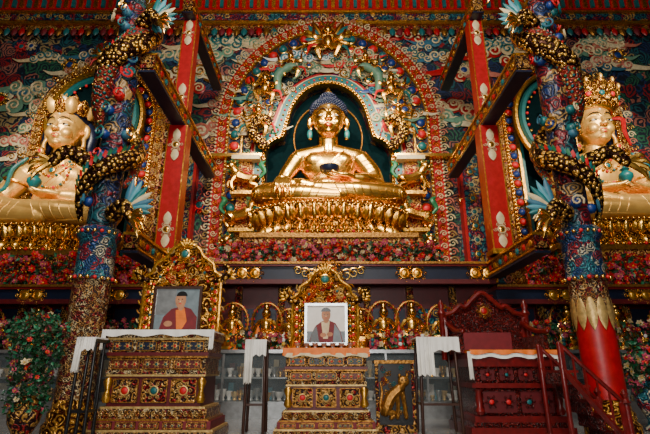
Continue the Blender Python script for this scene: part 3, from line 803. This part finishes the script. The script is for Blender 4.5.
# ================================================================== BEAMS AND RED POSTS
def beam(name, E, x, y0, y1, z, hw=.16, hh=.2):
    m = MB()
    m.box(x-hw, x+hw, y0, y1, z-hh, z+hh, 'brocade_dark')
    m.box(x-hw-.02, x+hw+.02, y0, y1, z-hh-.05, z-hh, 'navy')
    m.box(x-hw-.03, x+hw+.03, y0, y1, z+hh, z+hh+.06, 'gold_rich')
    m.box(x-hw-.03, x+hw+.03, y0, y1, z-hh+.02, z-hh+.06, 'gold_rich')
    n = int((y1-y0)/.32)
    for i in range(n):
        y = y0+(i+.5)*(y1-y0)/n
        for s in (-1, 1):
            m.st(DISCS, (x+s*hw, y, z+.02), (.08, .1, .08), Rz(s*pi/2), ('gold_rich', 'red', 'teal')[i % 3])
    m.obj(name, E, smooth=False)
for (x, s) in ((-4.04, -1), (4.5, 1)):
    E = empty('red_post_frame')
    beam('upper_crossbar', E, x, 8.9, 15.0, 7.75); beam('lower_crossbar', E, x, 9.3, 12.14, 3.62, .15, .17); beam('top_crossbar', E, x, 11.0, 15.0, 11.3, .14, .2)
    m = MB(); Y = 11.5
    m.box(x-.27, x+.27, Y-.2, Y+.2, 3.87, 7.5, 'red'); m.box(x-.21, x+.21, Y-.17, Y+.17, 8.0, 11.06, 'red')
    m.box(x-.30, x+.30, Y-.24, Y+.24, 3.87, 4.0, 'gold_rich')
    for (z, w_) in ((6.9, .22), (10.6, .18), (4.5, .22), (8.4, .17)):
        yy = Y-.21 if z < 7.5 else Y-.18
        emblem(m, (x, yy, z), w_, 'cream', 'gold', 6)
        for q in (-1, 1):
            m.st(LEAF, (x, yy, z+q*w_*.6), (.3, .2, .35), Ry(0 if q > 0 else pi), 'cream')
    for z0, z1, hw, hd in ((4.0, 7.5, .27, .2), (8.0, 11.06, .21, .17)):
        for sx in (-1, 1): m.box(x+sx*(hw-.02)-.015, x+sx*(hw-.02)+.015, Y-hd-.015, Y-hd+.01, z0, z1, 'gold_rich')
    m.obj('post', E)

# ================================================================== DRAGON PILLARS
def dragon_pillar(x, y, s):
    E = empty('dragon_pillar')
    m = MB()
    prof = [(.46, 0), (.46, .18), (.40, .24), (.40, .38), (.35, .44), (.33, .6)]
    V, F = lathe(prof, 28); m.add((V+np.array([x, y, 0]), F), 'carved_gold')
    V, F = lathe([(.33, .6), (.33, 2.2)], 28); m.add((V+np.array([x, y, 0]), F), 'red' if s > 0 else 'throne_brocade')
    V, F = lathe([(.34, 2.2), (.34, 2.75)], 28); m.add((V+np.array([x, y, 0]), F), 'throne_brocade')
    if s > 0:
        for i in range(12):
            a = 2*pi*i/12; m.st(LEAF, (x+.34*sin(a), y-.34*cos(a), 2.4), (.26, .15, .6), Rz(a)@Ry(pi), 'gold_pale')
    V, F = lathe([(.37, 2.75), (.39, 2.82), (.35, 2.88), (.35, 3.55), (.41, 3.62), (.44, 3.72), (.38, 3.8)], 28); m.add((V+np.array([x, y, 0]), F), 'mosaic')
    V, F = lathe([(.28, 3.8), (.28, 15)], 24); m.add((V+np.array([x, y, 0]), F), 'mural_fine')
    for z in (2.77, 3.68):
        bead_row(m, [(x+.42*cos(t), y+.42*sin(t), z) for t in np.linspace(0, 2*pi, 40)], .04, .12, ['gold', 'gold', 'hot_red'])
    m.obj('column', E)
    for (ph, z0, z1, turns, mm, rr) in ((0, 4.0, 9.3, 1.75, 'scales_gold', .23), (pi*.9, 4.7, 10.2, 1.45, 'scales_teal', .21)):
        d = MB(); pts = []
        for i in range(80):
            t = i/79; a = ph+turns*2*pi*t
            R_ = .44+.06*sin(t*9)
            pts.append((x+s*R_*cos(a), y-R_*sin(a), z0+(z1-z0)*t+.12*sin(t*14)))
        P = np.array(pts)
        d.tube(P, [.05, .15, rr*.9, rr, rr, rr, rr, rr*.9, rr*.7], mm, 14)
        T = np.gradient(P, axis=0)
        for i in range(4, 78, 1):
            o = P[i]-np.array([x, y, P[i][2]]); o /= np.linalg.norm(o)+1e-6
            o = o*.35+np.array([0, 0, .9]); o /= np.linalg.norm(o)
            t = T[i]/np.linalg.norm(T[i]); q = np.cross(o, t)
            d.st(LEAFS, P[i]+o*rr*.85, (.22, .22, .17), np.stack([t, q, o], 1), ('teal', 'hot_red', 'green')[i % 3])
        H = P[-1]; hd = np.array([-s*.6, -.75, -.05]) if ph == 0 else np.array([s*.7, -.6, .1]); hd /= np.linalg.norm(hd)
        sd = np.cross(hd, [0, 0, 1.]); sd /= np.linalg.norm(sd); up = np.cross(sd, hd)
        def W(a, b, c_): return H+hd*a+sd*b+up*c_
        Rr = np.stack([hd, sd, up], 1)
        d.tube([P[-2], W(.1, 0, .15), W(.4, 0, .2)], [rr*.8, .26, .24], mm, 12, 4)
        d.ell(W(.45, 0, .22), (.32, .25, .23), 'gold_rich', Rr)
        d.tube([W(.5, 0, .24), W(.85, 0, .22), W(1.05, 0, .3)], [.21, .16, .12], 'gold_rich', 10, 3); d.tube([W(.4, 0, .05), W(.7, 0, -.08), W(.95, 0, -.12)], [.16, .11, .06], 'gold_rich', 10, 3)
        d.tube([W(.5, 0, .08), W(.8, 0, .05), W(1.05, 0, .02)], [.08, .06, .02], 'hot_red', 8, 3)
        for e in (-1, 1):
            d.ell(W(.6, e*.17, .42), (.08, .07, .07), 'white', Rr); d.ell(W(.66, e*.21, .43), (.04, .04, .04), 'black')
            d.ell(W(1.05, e*.07, .38), (.06, .05, .05), 'gold', Rr)
            d.tube([W(.35, e*.15, .4), W(.1, e*.25, .7), W(-.15, e*.3, .85), W(-.25, e*.3, 1.05)], [.07, .06, .04, .015], 'cream', 7, 4)
            d.tube([W(1.0, e*.1, .25), W(1.25, e*.35, .3), W(1.2, e*.6, .1), W(1.4, e*.7, -.1)], [.035, .03, .02, .008], 'gold', 5, 5)
            for k in range(4): d.st(LEAFS, W(.62+.1*k, e*.1, .12), (.07, .07, .13), Rr@Ry(pi), 'white')
        for k in range(14):
            a = 2*pi*k/14; v = -hd*.6+sd*cos(a)+up*sin(a); v /= np.linalg.norm(v)
            q = np.cross(v, hd); q /= np.linalg.norm(q); R = np.stack([q, np.cross(v, q), v], 1)
            d.st(LEAF, W(.15, 0, .15)+v*.1, (.4, .35, .5), R, ('green', 'cloud_d', 'teal')[k % 3])
        d.obj('dragon', E)
    cl = MB()
    for (inner, zb, col, plume) in ((1, 4.05, 'cloud_d', True), (0, 5.2, 'green', False), (1, 8.6, 'teal', True)):
        sg = -s if inner else s
        b0 = np.array([x+sg*.35, y-.3, zb])
        e1 = b0+np.array([sg*.3, -.25, .08]); e2 = b0+np.array([sg*.5, -.35, -.2])
        cl.tube([b0, e1, e2], [.18, .14, .10], 'scales_gold', 10, 4)
        if plume:
            for k in range(11):
                a = sg*(-.1-.28*k)
                cl.st(LEAF, e1+np.array([0, .08+.01*k, 0]), (.22, .35, .66-.03*k), Ry(a)@Rx(-.15), (col, 'sky', 'teal', 'cream')[k % 4])
        for k in range(4):
            a = -.8+.5*k
            u = np.array([sg*cos(a)*.9, -.35, sin(a)*.9-.1])
            cl.tube([e2, e2+u*.18, e2+u*.32+np.array([0, -.02, -.05]), e2+u*.40+np.array([0, 0, -.14])], [.07, .055, .045, .01], 'gold', 7, 3)
    for i in range(34):
        a = rnd.uniform(0, 2*pi); z = rnd.uniform(4.0, 10.5)
        if sin(a) < .3:
            cl.st(BALLS, (x+.3*cos(a), y+.3*sin(a), z), (.12, .12, .11), None, rnd.choice(['cloud_d', 'teal', 'blue', 'red']))
            cl.st(CURLL, (x+.42*cos(a), y-.05+.4*sin(a), z), rnd.uniform(.1, .17), Rz(math.atan2(cos(a), -sin(a)))@Ry(rnd.uniform(0, 6)), rnd.choice(['cloud_d', 'gold', 'cream', 'hot_red', 'teal']))
    cl.obj('claws_and_clouds', E)
    cp = MB()
    for (z0, z1, hw) in ((10.6, 10.9, .55), (10.9, 11.2, .8), (11.2, 11.45, 1.05)):
        cp.box(x-hw, x+hw, y-hw*.7, y+hw*.7, z0, z1, 'brocade_blue'); cp.box(x-hw-.04, x+hw+.04, y-hw*.7-.04, y+hw*.7+.04, z1-.06, z1, 'gold_rich')
    cp.obj('capital', E, smooth=False)
dragon_pillar(-4.55, 9.0, -1)
dragon_pillar(5.12, 9.0, 1)

# ================================================================== THRONES IN FRONT
def tiers(m, xc, yf, depth, rows):
    for (z0, z1, hw, dy, mm) in rows:
        m.box(xc-hw, xc+hw, yf-dy, yf+depth+dy, z0, z1, mm)
def panel_row(m, xc, hw, y, z0, z1, n, fill, rim='gold_dark'):
    for i in range(n):
        a = xc-hw+2*hw*i/n+.03; b = xc-hw+2*hw*(i+1)/n-.03
        m.box(a, b, y-.015, y, z0, z1, fill)
        for (u0, u1, v0, v1) in ((a, b, z0, z0+.015), (a, b, z1-.015, z1), (a, a+.015, z0, z1), (b-.015, b, z0, z1)): m.box(u0, u1, y-.03, y-.01, v0, v1, rim)
        k = max(1, int(round((b-a)/(z1-z0))))
        for j in range(k):
            emblem(m, (a+(b-a)*(j+.5)/k, y-.025, (z0+z1)/2), min((b-a)/k, (z1-z0))*.42, 'gold_pale' if rim == 'gold_dark' else rim, ('hot_red', 'teal')[i % 2], 6)
def fringe(m, x0, x1, y, zt, zb, mm, wav=.03, n=60):
    V = []; F = []
    for i in range(n+1):
        t = i/n; x = x0+(x1-x0)*t
        for k in range(4):
            z = zt+(zb-zt)*k/3; V.append((x, y-abs(wav)*(.5+.5*sin(t*38+sin(t*9)*2))*k/3, z-(.02*sin(t*21) if k == 3 else 0)))
    for i in range(n):
        for k in range(3): F.append((i*4+k, i*4+k+1, (i+1)*4+k+1, (i+1)*4+k))
    m.add((V, F), mm)
def carved_throne(xc, yf, zt, hw, name, top):
    E = empty(name); m = MB(); d = 1.0; k = zt/1.5; TB = 'throne_brocade'
    rows = [(0, .12*k, hw*1.22, .12, TB), (.12*k, .15*k, hw*1.2, .11, 'gold_pale'), (.15*k, .26*k, hw*1.14, .08, 'maroon'), (.26*k, .29*k, hw*1.1, .07, 'gold_dark'), (.29*k, .42*k, hw*1.04, .04, TB),
            (.42*k, .45*k, hw*1.0, .03, 'gold_pale'), (.45*k, .86*k, hw*.9, 0, 'dark_red'), (.86*k, .89*k, hw*.96, .03, 'gold_pale'), (.89*k, .94*k, hw*.97, .035, TB), (.94*k, 1.12*k, hw*.94, .01, TB),
            (1.12*k, 1.15*k, hw*.98, .04, 'gold_dark'), (1.15*k, 1.2*k, hw*1.0, .05, 'dark_red'), (1.2*k, 1.38*k, hw*.97, .03, TB), (1.38*k, 1.41*k, hw*1.01, .06, 'gold_pale'), (1.41*k, zt, hw*1.04, .08, TB)]
    tiers(m, xc, yf, d, rows); m.obj('tiers', E, smooth=False)
    m = MB()
    panel_row(m, xc, hw*.84, yf, .50*k, .83*k, 3, 'brocade_dark'); panel_row(m, xc, hw*.9, yf-.01, .96*k, 1.1*k, 3, 'dark_red')
    panel_row(m, xc, hw*.93, yf-.03, 1.22*k, 1.36*k, 4, 'navy'); panel_row(m, xc, hw*1.1, yf-.08, .16*k, .25*k, 5, 'dark_red')
    curl_row(m, [(xc-hw*1.15, yf-.13, .06*k), (xc+hw*1.15, yf-.13, .06*k)], .045, ['gold_pale', 'gold_dark'])
    curl_row(m, [(xc-hw*1.0, yf-.05, .35*k), (xc+hw*1.0, yf-.05, .35*k)], .045, ['gold_pale', 'gold_dark'])
    for s in (-1, 1):
        V, F = lathe([(.05, -.17*k), (.08, -.12*k), (.04, 0), (.08, .12*k), (.05, .17*k)], 10); m.add((V+np.array([xc+s*hw*.9, yf-.02, .67*k]), F), 'gold_rich')
    m.obj('carved_panels', E)
    m = MB()
    m.box(xc-hw*1.02, xc+hw*1.02, yf-.07, yf+d, zt, zt+.03, top)
    fringe(m, xc-hw*1.05, xc+hw*1.05, yf-.09, zt+.03, zt-(.1 if top == 'orange' else .07), top if top == 'orange' else 'white')
    if top == 'orange': fringe(m, xc-hw*1.0, xc+hw*1.0, yf-.1, zt-.06, zt-.12, 'cream')
    else:
        for s in (-1, 1): fringe(m, xc+s*hw*1.06-.05, xc+s*hw*1.06+.03, yf-.1, zt+.03, zt-.3, 'white', .04, 10)
    m.obj('cloth', E)
    return E
def portrait(E, xc, y, z0, w, h, kind):
    m = MB(); fr = .05
    m.box(xc-w-fr, xc+w+fr, y, y+.05, z0-fr, z0+h+fr, 'wood')
    for (a, b, c_, d) in ((xc-w-fr, xc+w+fr, z0-fr, z0), (xc-w-fr, xc+w+fr, z0+h, z0+h+fr), (xc-w-fr, xc-w, z0, z0+h), (xc+w, xc+w+fr, z0, z0+h)):
        m.box(a, b, y-.03, y, c_, d, 'silver' if kind else 'wood')
    Y = y-.004
    def EL(cx, cz, rx, rz, mm, dy, a0=0, a1=2*pi):
        m.poly([(xc+w*(cx+rx*cos(t)), z0+h*(cz+rz*sin(t))) for t in np.linspace(a0, a1, 22)], Y-dy, mm)
    def PG(pts, mm, dy): m.poly([(xc+w*p[0], z0+h*p[1]) for p in pts], Y-dy, mm)
    if kind == 0:
        PG([(-1, 0), (1, 0), (1, 1), (-1, 1)], 'grey_photo', 0); PG([(-1, .35), (.0, .4), (-.1, 1), (-1, 1)], 'silver', .001)
        PG([(-.75, 0), (.95, 0), (.95, .3), (.65, .5), (.25, .57), (-.25, .5), (-.6, .3)], 'maroon', .002)
        PG([(-.05, .47), (.35, .52), (.5, .2), (.3, .0), (.05, .0)], 'orange', .003)
        EL(.18, .56, .15, .1, 'skin', .004); EL(.14, .72, .25, .2, 'skin', .005); EL(.18, .82, .25, .12, 'black', .0055, 0, pi)
        for e in (-.08, .09): EL(.12+e, .74, .03, .012, 'black', .006)
        EL(.12, .63, .07, .012, 'hot_red', .006); EL(.12, .685, .025, .02, 'cream', .006); EL(-.35, .14, .2, .07, 'skin', .006)
    else:
        PG([(-1, 0), (1, 0), (1, 1), (-1, 1)], 'white', 0); PG([(-1, 0), (1, 0), (1, .3), (-1, .3)], 'grey_photo', .001)
        PG([(-.9, 0), (.9, 0), (.75, .3), (.5, .52), (.15, .6), (-.2, .58), (-.55, .45), (-.75, .25)], 'maroon', .002)
        PG([(-.25, .56), (.2, .58), (.1, .1), (-.15, .1)], 'cream', .003); PG([(-.85, 0), (-.35, 0), (-.5, .45), (-.75, .25)], 'black', .003); PG([(.85, 0), (.35, 0), (.45, .5), (.72, .3)], 'grey_photo', .003)
        EL(0, .6, .14, .08, 'skin', .004); EL(0, .75, .24, .18, 'skin', .005); EL(0, .84, .26, .11, 'black', .0055, 0, pi)
        for e in (-.09, .09): EL(e, .76, .03, .012, 'black', .006)
        EL(0, .665, .07, .01, 'hot_red', .006); EL(0, .71, .025, .02, 'cream', .006); EL(-.15, .2, .16, .06, 'skin', .006); EL(.2, .22, .16, .06, 'skin', .006)
    m.obj('framed_portrait', E, smooth=False)
def ornate_back(E, xc, y, z0, z1, hw):
    m = MB(); zs = z0+(z1-z0)*.56
    prof = [(xc-hw, z0), (xc-hw, zs), (xc-hw*.95, zs+.12), (xc-hw*.82, zs+.2), (xc-hw*.76, zs+.45*(z1-zs)), (xc-hw*.5, zs+.62*(z1-zs)), (xc-hw*.34, zs+.85*(z1-zs)), (xc, z1)]
    full = prof+[(2*xc-p[0], p[1]) for p in prof[::-1][1:]]
    P = spline([(p[0], y-.06, p[1]) for p in full], 4)
    m.poly([(p[0], p[2]) for p in P], y, 'carved_gold'); m.poly([(p[0], p[2]) for p in P][::-1], y+.08, 'carved_gold')
    m.tube(P, .035, 'gold_rich', 7)
    curl_row(m, P, .09, ['gold_rich', 'gold_pale', 'gold_dark'])
    inner = [(xc+(p[0]-xc)*.78, y-.04, z0+(p[2]-z0)*.84) for p in P]
    m.tube(inner, .022, 'gold_rich', 5); bead_row(m, [(p[0], p[1]-.02, p[2]) for p in inner], .03, .1, ['gold', 'hot_red', 'gold', 'teal'])
    emblem(m, (xc, y-.1, z1-.25), .2, 'gold', 'teal', 8)
    for k in range(5):
        a = -.8+.4*k; m.st(LEAF, (xc, y-.05, z1-.12), (.16, .3, .22), Ry(-a), 'gold_rich')
    for s in (-1, 1):
        m.tube([(xc+s*hw*.85, y-.08, zs), (xc+s*hw*1.1, y-.1, zs+.06), (xc+s*hw*1.22, y-.1, zs+.2), (xc+s*hw*1.08, y-.1, zs+.3), (xc+s*hw*1.05, y-.1, zs+.18)], [.05, .07, .055, .04, .015], 'scales_gold', 8, 5)
        for k in range(5): m.st(LEAF, (xc+s*hw*1.12, y-.05, zs+.1), (.12, .2, .22), Ry(-s*(.2+.4*k)), 'gold_rich')
        for z in np.arange(z0+.12, zs, .17): emblem(m, (xc+s*hw*.88, y-.06, z), .09, 'gold', 'hot_red', 6)
    for k in range(46):
        t = rnd.uniform(-.66, .66); zz = rnd.uniform(zs-.05, z1-.35)
        if abs(t) < .8-.55*(zz-zs)/(z1-zs): m.st(rnd.choice((CURLL, CURLLM)), (xc+hw*t, y-.05, zz), rnd.uniform(.05, .09), Ry(rnd.uniform(0, 6)), rnd.choice(['gold', 'gold_rich', 'gold_pale', 'red']))
    m.obj('carved_backrest', E)
E1 = carved_throne(-2.88, 8.35, 1.74, .88, 'portrait_throne', 'white'); ornate_back(E1, -2.85, 9.3, 1.78, 3.6, .76); portrait(E1, -2.88, 9.12, 1.84, .42, .78, 0)
E2 = carved_throne(0.02, 8.7, 1.45, .74, 'portrait_throne', 'orange'); ornate_back(E2, .0, 9.68, 1.49, 3.15, .66); portrait(E2, .02, 9.5, 1.62, .38, .72, 1)
m = MB()
for k in range(7):
    V, F = bowl; m.add((V*.6+np.array([-.5+k*.16, 8.78, 1.481]), F), 'silver')
m.obj('water_bowl_row', E2)

E3 = empty('red_throne'); m = MB(); xc, yf = 3.40, 8.75
rows = [(0, .16, .90, .12, 'red_wood'), (.16, .24, .86, .08, 'carved_wood'), (.24, .34, .8, .04, 'red_wood'), (.34, .8, .72, 0, 'carved_wood'), (.8, .88, .8, .05, 'red_wood'), (.88, 1.16, .72, .02, 'carved_wood'), (1.16, 1.3, .8, .06, 'red_wood'), (1.3, 1.4, .76, .03, 'maroon')]
tiers(m, xc, yf, 1.3, rows); m.obj('tiers', E3, smooth=False)
m = MB(); panel_row(m, xc, .66, yf, .38, .76, 2, 'dark_red', 'carved_wood'); panel_row(m, xc, .68, yf-.02, .92, 1.13, 4, 'dark_red', 'carved_wood')
for s in (-1, 1):
    V, F = lathe([(.06, .36), (.09, .42), (.05, .5), (.07, .6), (.05, .72), (.09, .78)], 10); m.add((V+np.array([xc+s*.7, yf-.04, 0]), F), 'red_wood')
m.obj('carved_panels', E3)
m = MB(); m.box(xc-.76, xc+.76, yf-.06, yf+1.2, 1.4, 1.45, 'orange')
fringe(m, xc-.8, xc+.8, yf-.09, 1.45, 1.38, 'orange', .03); fringe(m, xc-.8, xc+.8, yf-.08, 1.39, 1.31, 'white', .04)
for s in (-1, 1):
    fringe(m, xc+s*.8-.05, xc+s*.8+.02, yf-.1, 1.42, .95, 'white', .05, 12)
m.obj('cloth', E3)
m = MB(); yb = 10.1; hw = .83
prof = [(-hw, 1.3), (-hw, 2.05), (-hw*1.08, 2.2), (-hw*.8, 2.28), (-hw*.6, 2.42), (-hw*.45, 2.4), (-hw*.2, 2.6), (0, 2.7)]
full = [(xc+p[0], yb, p[1]) for p in prof]+[(xc-p[0], yb, p[1]) for p in prof[::-1][1:]]
P = spline(full, 4); m.poly([(p[0], p[2]) for p in P], yb+.05, 'carved_wood'); m.poly([(p[0], p[2]) for p in P][::-1], yb+.13, 'red_wood')
m.tube(P, .05, 'red_wood', 7); curl_row(m, P, .08, ['red_wood', 'carved_wood'])
m.box(xc-.5, xc+.5, yb-.1, yb+.04, 1.5, 1.85, 'maroon'); emblem(m, (xc, yb-.06, 2.3), .18, 'gold_dark', 'red', 8)
for s in (-1, 1):
    m.box(xc+s*.8-.04, xc+s*.8+.04, 9.1, yb, 1.4, 1.75, 'carved_wood'); m.tube([(xc+s*.8, 9.0, 1.8), (xc+s*.8, 9.5, 1.85), (xc+s*.8, yb, 2.05)], .05, 'red_wood', 7, 4)
    V, F = lathe([(.06, 1.3), (.06, 2.2), (.1, 2.25), (.05, 2.35), (.08, 2.42), (.01, 2.55)], 10); m.add((V+np.array([xc+s*.9, yb, 0]), F), 'red_wood')
m.obj('carved_backrest', E3)

m = MB(); y0, y1 = 7.7, 8.45; xs0 = 3.75
for i in range(5):
    xx = xs0+.05+i*.15; zz = 1.1-i*.22
    m.box(xx, xx+.2, y0, y1, zz-.04, zz, 'red_wood'); m.box(xx, xx+.02, y0, y1, zz-.22, zz-.04, 'carved_wood')
for y in (y0, y1):
    m.tube([(xs0, y, 1.12), (xs0+.83, y, .06)], .05, 'red_wood', 4); m.tube([(xs0, y, 1.5), (xs0+.87, y, .62)], .035, 'red_wood', 8)
    for i in range(6):
        t = i/5; xx = xs0+.03+.8*t; m.tube([(xx, y, 1.07-1.02*t), (xx, y, 1.47-.86*t)], .02 if 0 < i < 5 else .04, 'red_wood', 6)
    V, F = lathe([(.05, 0), (.05, .6), (.08, .62), (.03, .68), (.06, .75), (.01, .82)], 10); m.add((V+np.array([xs0+.9, y, 0]), F), 'red_wood')
    m.tube([(xs0, y, 0.03), (xs0, y, 1.5)], .04, 'red_wood', 8)
m.obj('wooden_steps')

def stand(x, y, w_, d, h, name, drop, legm='wood'):
    E = empty(name); m = MB()
    for sx in (-1, 1):
        for sy in (0, 1):
            m.tube([(x+sx*w_*1.05, y+sy*d, 0.03), (x+sx*w_*.92, y+sy*d, h-.04)], [.03, .025], legm, 8)
        m.box(x+sx*w_-.015, x+sx*w_+.015, y, y+d, h*.3, h*.3+.04, legm)
    m.box(x-w_*1.1, x+w_*1.1, y-.04, y+d+.04, h-.05, h, legm); m.box(x-w_, x+w_, y-.01, y+.02, h*.3, h*.3+.04, legm); m.box(x-w_, x+w_, y-.02, y+.02, h-.16, h-.05, legm)
    m.obj('frame', E)
    m = MB(); m.box(x-w_*1.14, x+w_*1.14, y-.06, y+d+.06, h, h+.025, 'white')
    fringe(m, x-w_*1.14, x+w_*1.14, y-.07, h+.02, h-drop*.35, 'white', .04, 30)
    fringe(m, x-w_*1.18, x-w_*.3, y-.085, h+.02, h-drop, 'white', .08, 20)
    m.obj('scarf', E)
stand(-3.80, 7.7, .13, .3, 1.58, 'scarf_stand', .5, 'black'); stand(-1.28, 9.0, .17, .4, 1.62, 'scarf_stand', .75); stand(2.08, 8.9, .34, .5, 1.66, 'scarf_table', .65)

E = empty('painted_tiger_panel'); m = MB()
x0, x1, y = .98, 1.66, 9.3
m.box(x0, x1, y, y+.35, .12, 1.22, 'black'); m.box(x0-.04, x1+.04, y-.04, y+.4, 1.22, 1.28, 'gold_dark'); m.box(x0-.03, x1+.03, y-.03, y+.38, .0, .14, 'brocade_dark')
for xx in (x0, x1): m.box(xx-.03, xx+.03, y-.03, y+.0, .14, 1.22, 'brocade_dark')
m.obj('panel', E, smooth=False)
m = MB(); cx, cz = 1.34, .28
def TT(q, r, mm='gold_dark'): m.tube([(cx+a, y-.03, cz+b) for a, b in q], r, mm, 7, 4)
TT([(-.22, .1), (-.1, .35), (.08, .5)], [.1, .11, .09]); m.ell((cx+.14, y-.04, cz+.62), (.11, .05, .1), 'gold_dark')
for e in (-.06, .06): m.ell((cx+.14+e*1.2, y-.05, cz+.72), (.03, .03, .04), 'gold_dark'); m.ell((cx+.14+e*.6, y-.09, cz+.64), (.015, .01, .015), 'black')
TT([(.1, .45), (.14, .2), (.16, .0)], [.055, .04, .045]); TT([(.0, .4), (.02, .2), (.0, .0)], [.055, .04, .045]); TT([(-.22, .1), (-.05, .05), (-.12, -.02)], [.08, .05, .04])
TT([(-.28, .05), (-.31, .2), (-.27, .42), (-.30, .6)], [.03, .03, .03, .012])
for k in range(6): TT([(-.2+.05*k, .2+.06*k), (-.12+.05*k, .12+.07*k)], .012, 'black')
for k in range(26): m.st(CURLL, (rnd.uniform(1.05, 1.6), y-.015, rnd.choice((rnd.uniform(.85, 1.15), rnd.uniform(.3, 1.1)))), .05, Ry(k), rnd.choice(['gold_dark', 'teal', 'gold_rich', 'dark_red']))
m.obj('tiger_relief', E)

# ================================================================== LIGHTS
def area(name, loc, tgt, size, power, col):
    L = bpy.data.lights.new(name, 'AREA'); L.size = size; L.energy = power; L.color = col
    o = bpy.data.objects.new(name, L); bpy.context.collection.objects.link(o); o.location = loc
    o.rotation_euler = (Vector(tgt)-Vector(loc)).to_track_quat('-Z', 'Y').to_euler()
def spot(name, loc, tgt, power, col, ang=40, r=.3, blend=.6):
    L = bpy.data.lights.new(name, 'SPOT'); L.energy = power; L.color = col; L.spot_size = math.radians(ang); L.spot_blend = blend; L.shadow_soft_size = r
    o = bpy.data.objects.new(name, L); bpy.context.collection.objects.link(o); o.location = loc
    o.rotation_euler = (Vector(tgt)-Vector(loc)).to_track_quat('-Z', 'Y').to_euler()
area('hall_light', (0, 1, 12), (0, 15, 7), 4, 1600, (1, .90, .76))
area('front_light', (0, -3, 3.5), (0, 10, 1.5), 3, 600, (1, .96, .9))  # unseen soft area light behind the camera, aimed at the front thrones
spot('shrine_spot', (-2.6, 6, 13.5), (.1, 14.3, 8.6), 8500, (1, .88, .65), 42)
spot('shrine_spot', (3.2, 6, 13.5), (.1, 14.3, 8.6), 7000, (1, .9, .7), 42)
spot('shrine_spot', (-8.5, 6.5, 10.5), (-9.0, 14, 8.3), 4600, (1, .88, .68), 50)
spot('shrine_spot', (9, 6.5, 10.5), (9.3, 14, 8.4), 4600, (1, .88, .68), 50)
W_ = bpy.data.worlds.new('World'); bpy.context.scene.world = W_; W_.use_nodes = True
W_.node_tree.nodes['Background'].inputs[0].default_value = (.62, .62, .62, 1); W_.node_tree.nodes['Background'].inputs[1].default_value = .13

cam = bpy.data.cameras.new('camera'); co = bpy.data.objects.new('camera', cam); bpy.context.collection.objects.link(co)
co.location = (0, 0, 1.1); co.rotation_euler = (math.radians(90+18.3), 0, 0); cam.sensor_width = 36; cam.lens = 25.64
bpy.context.scene.camera = co
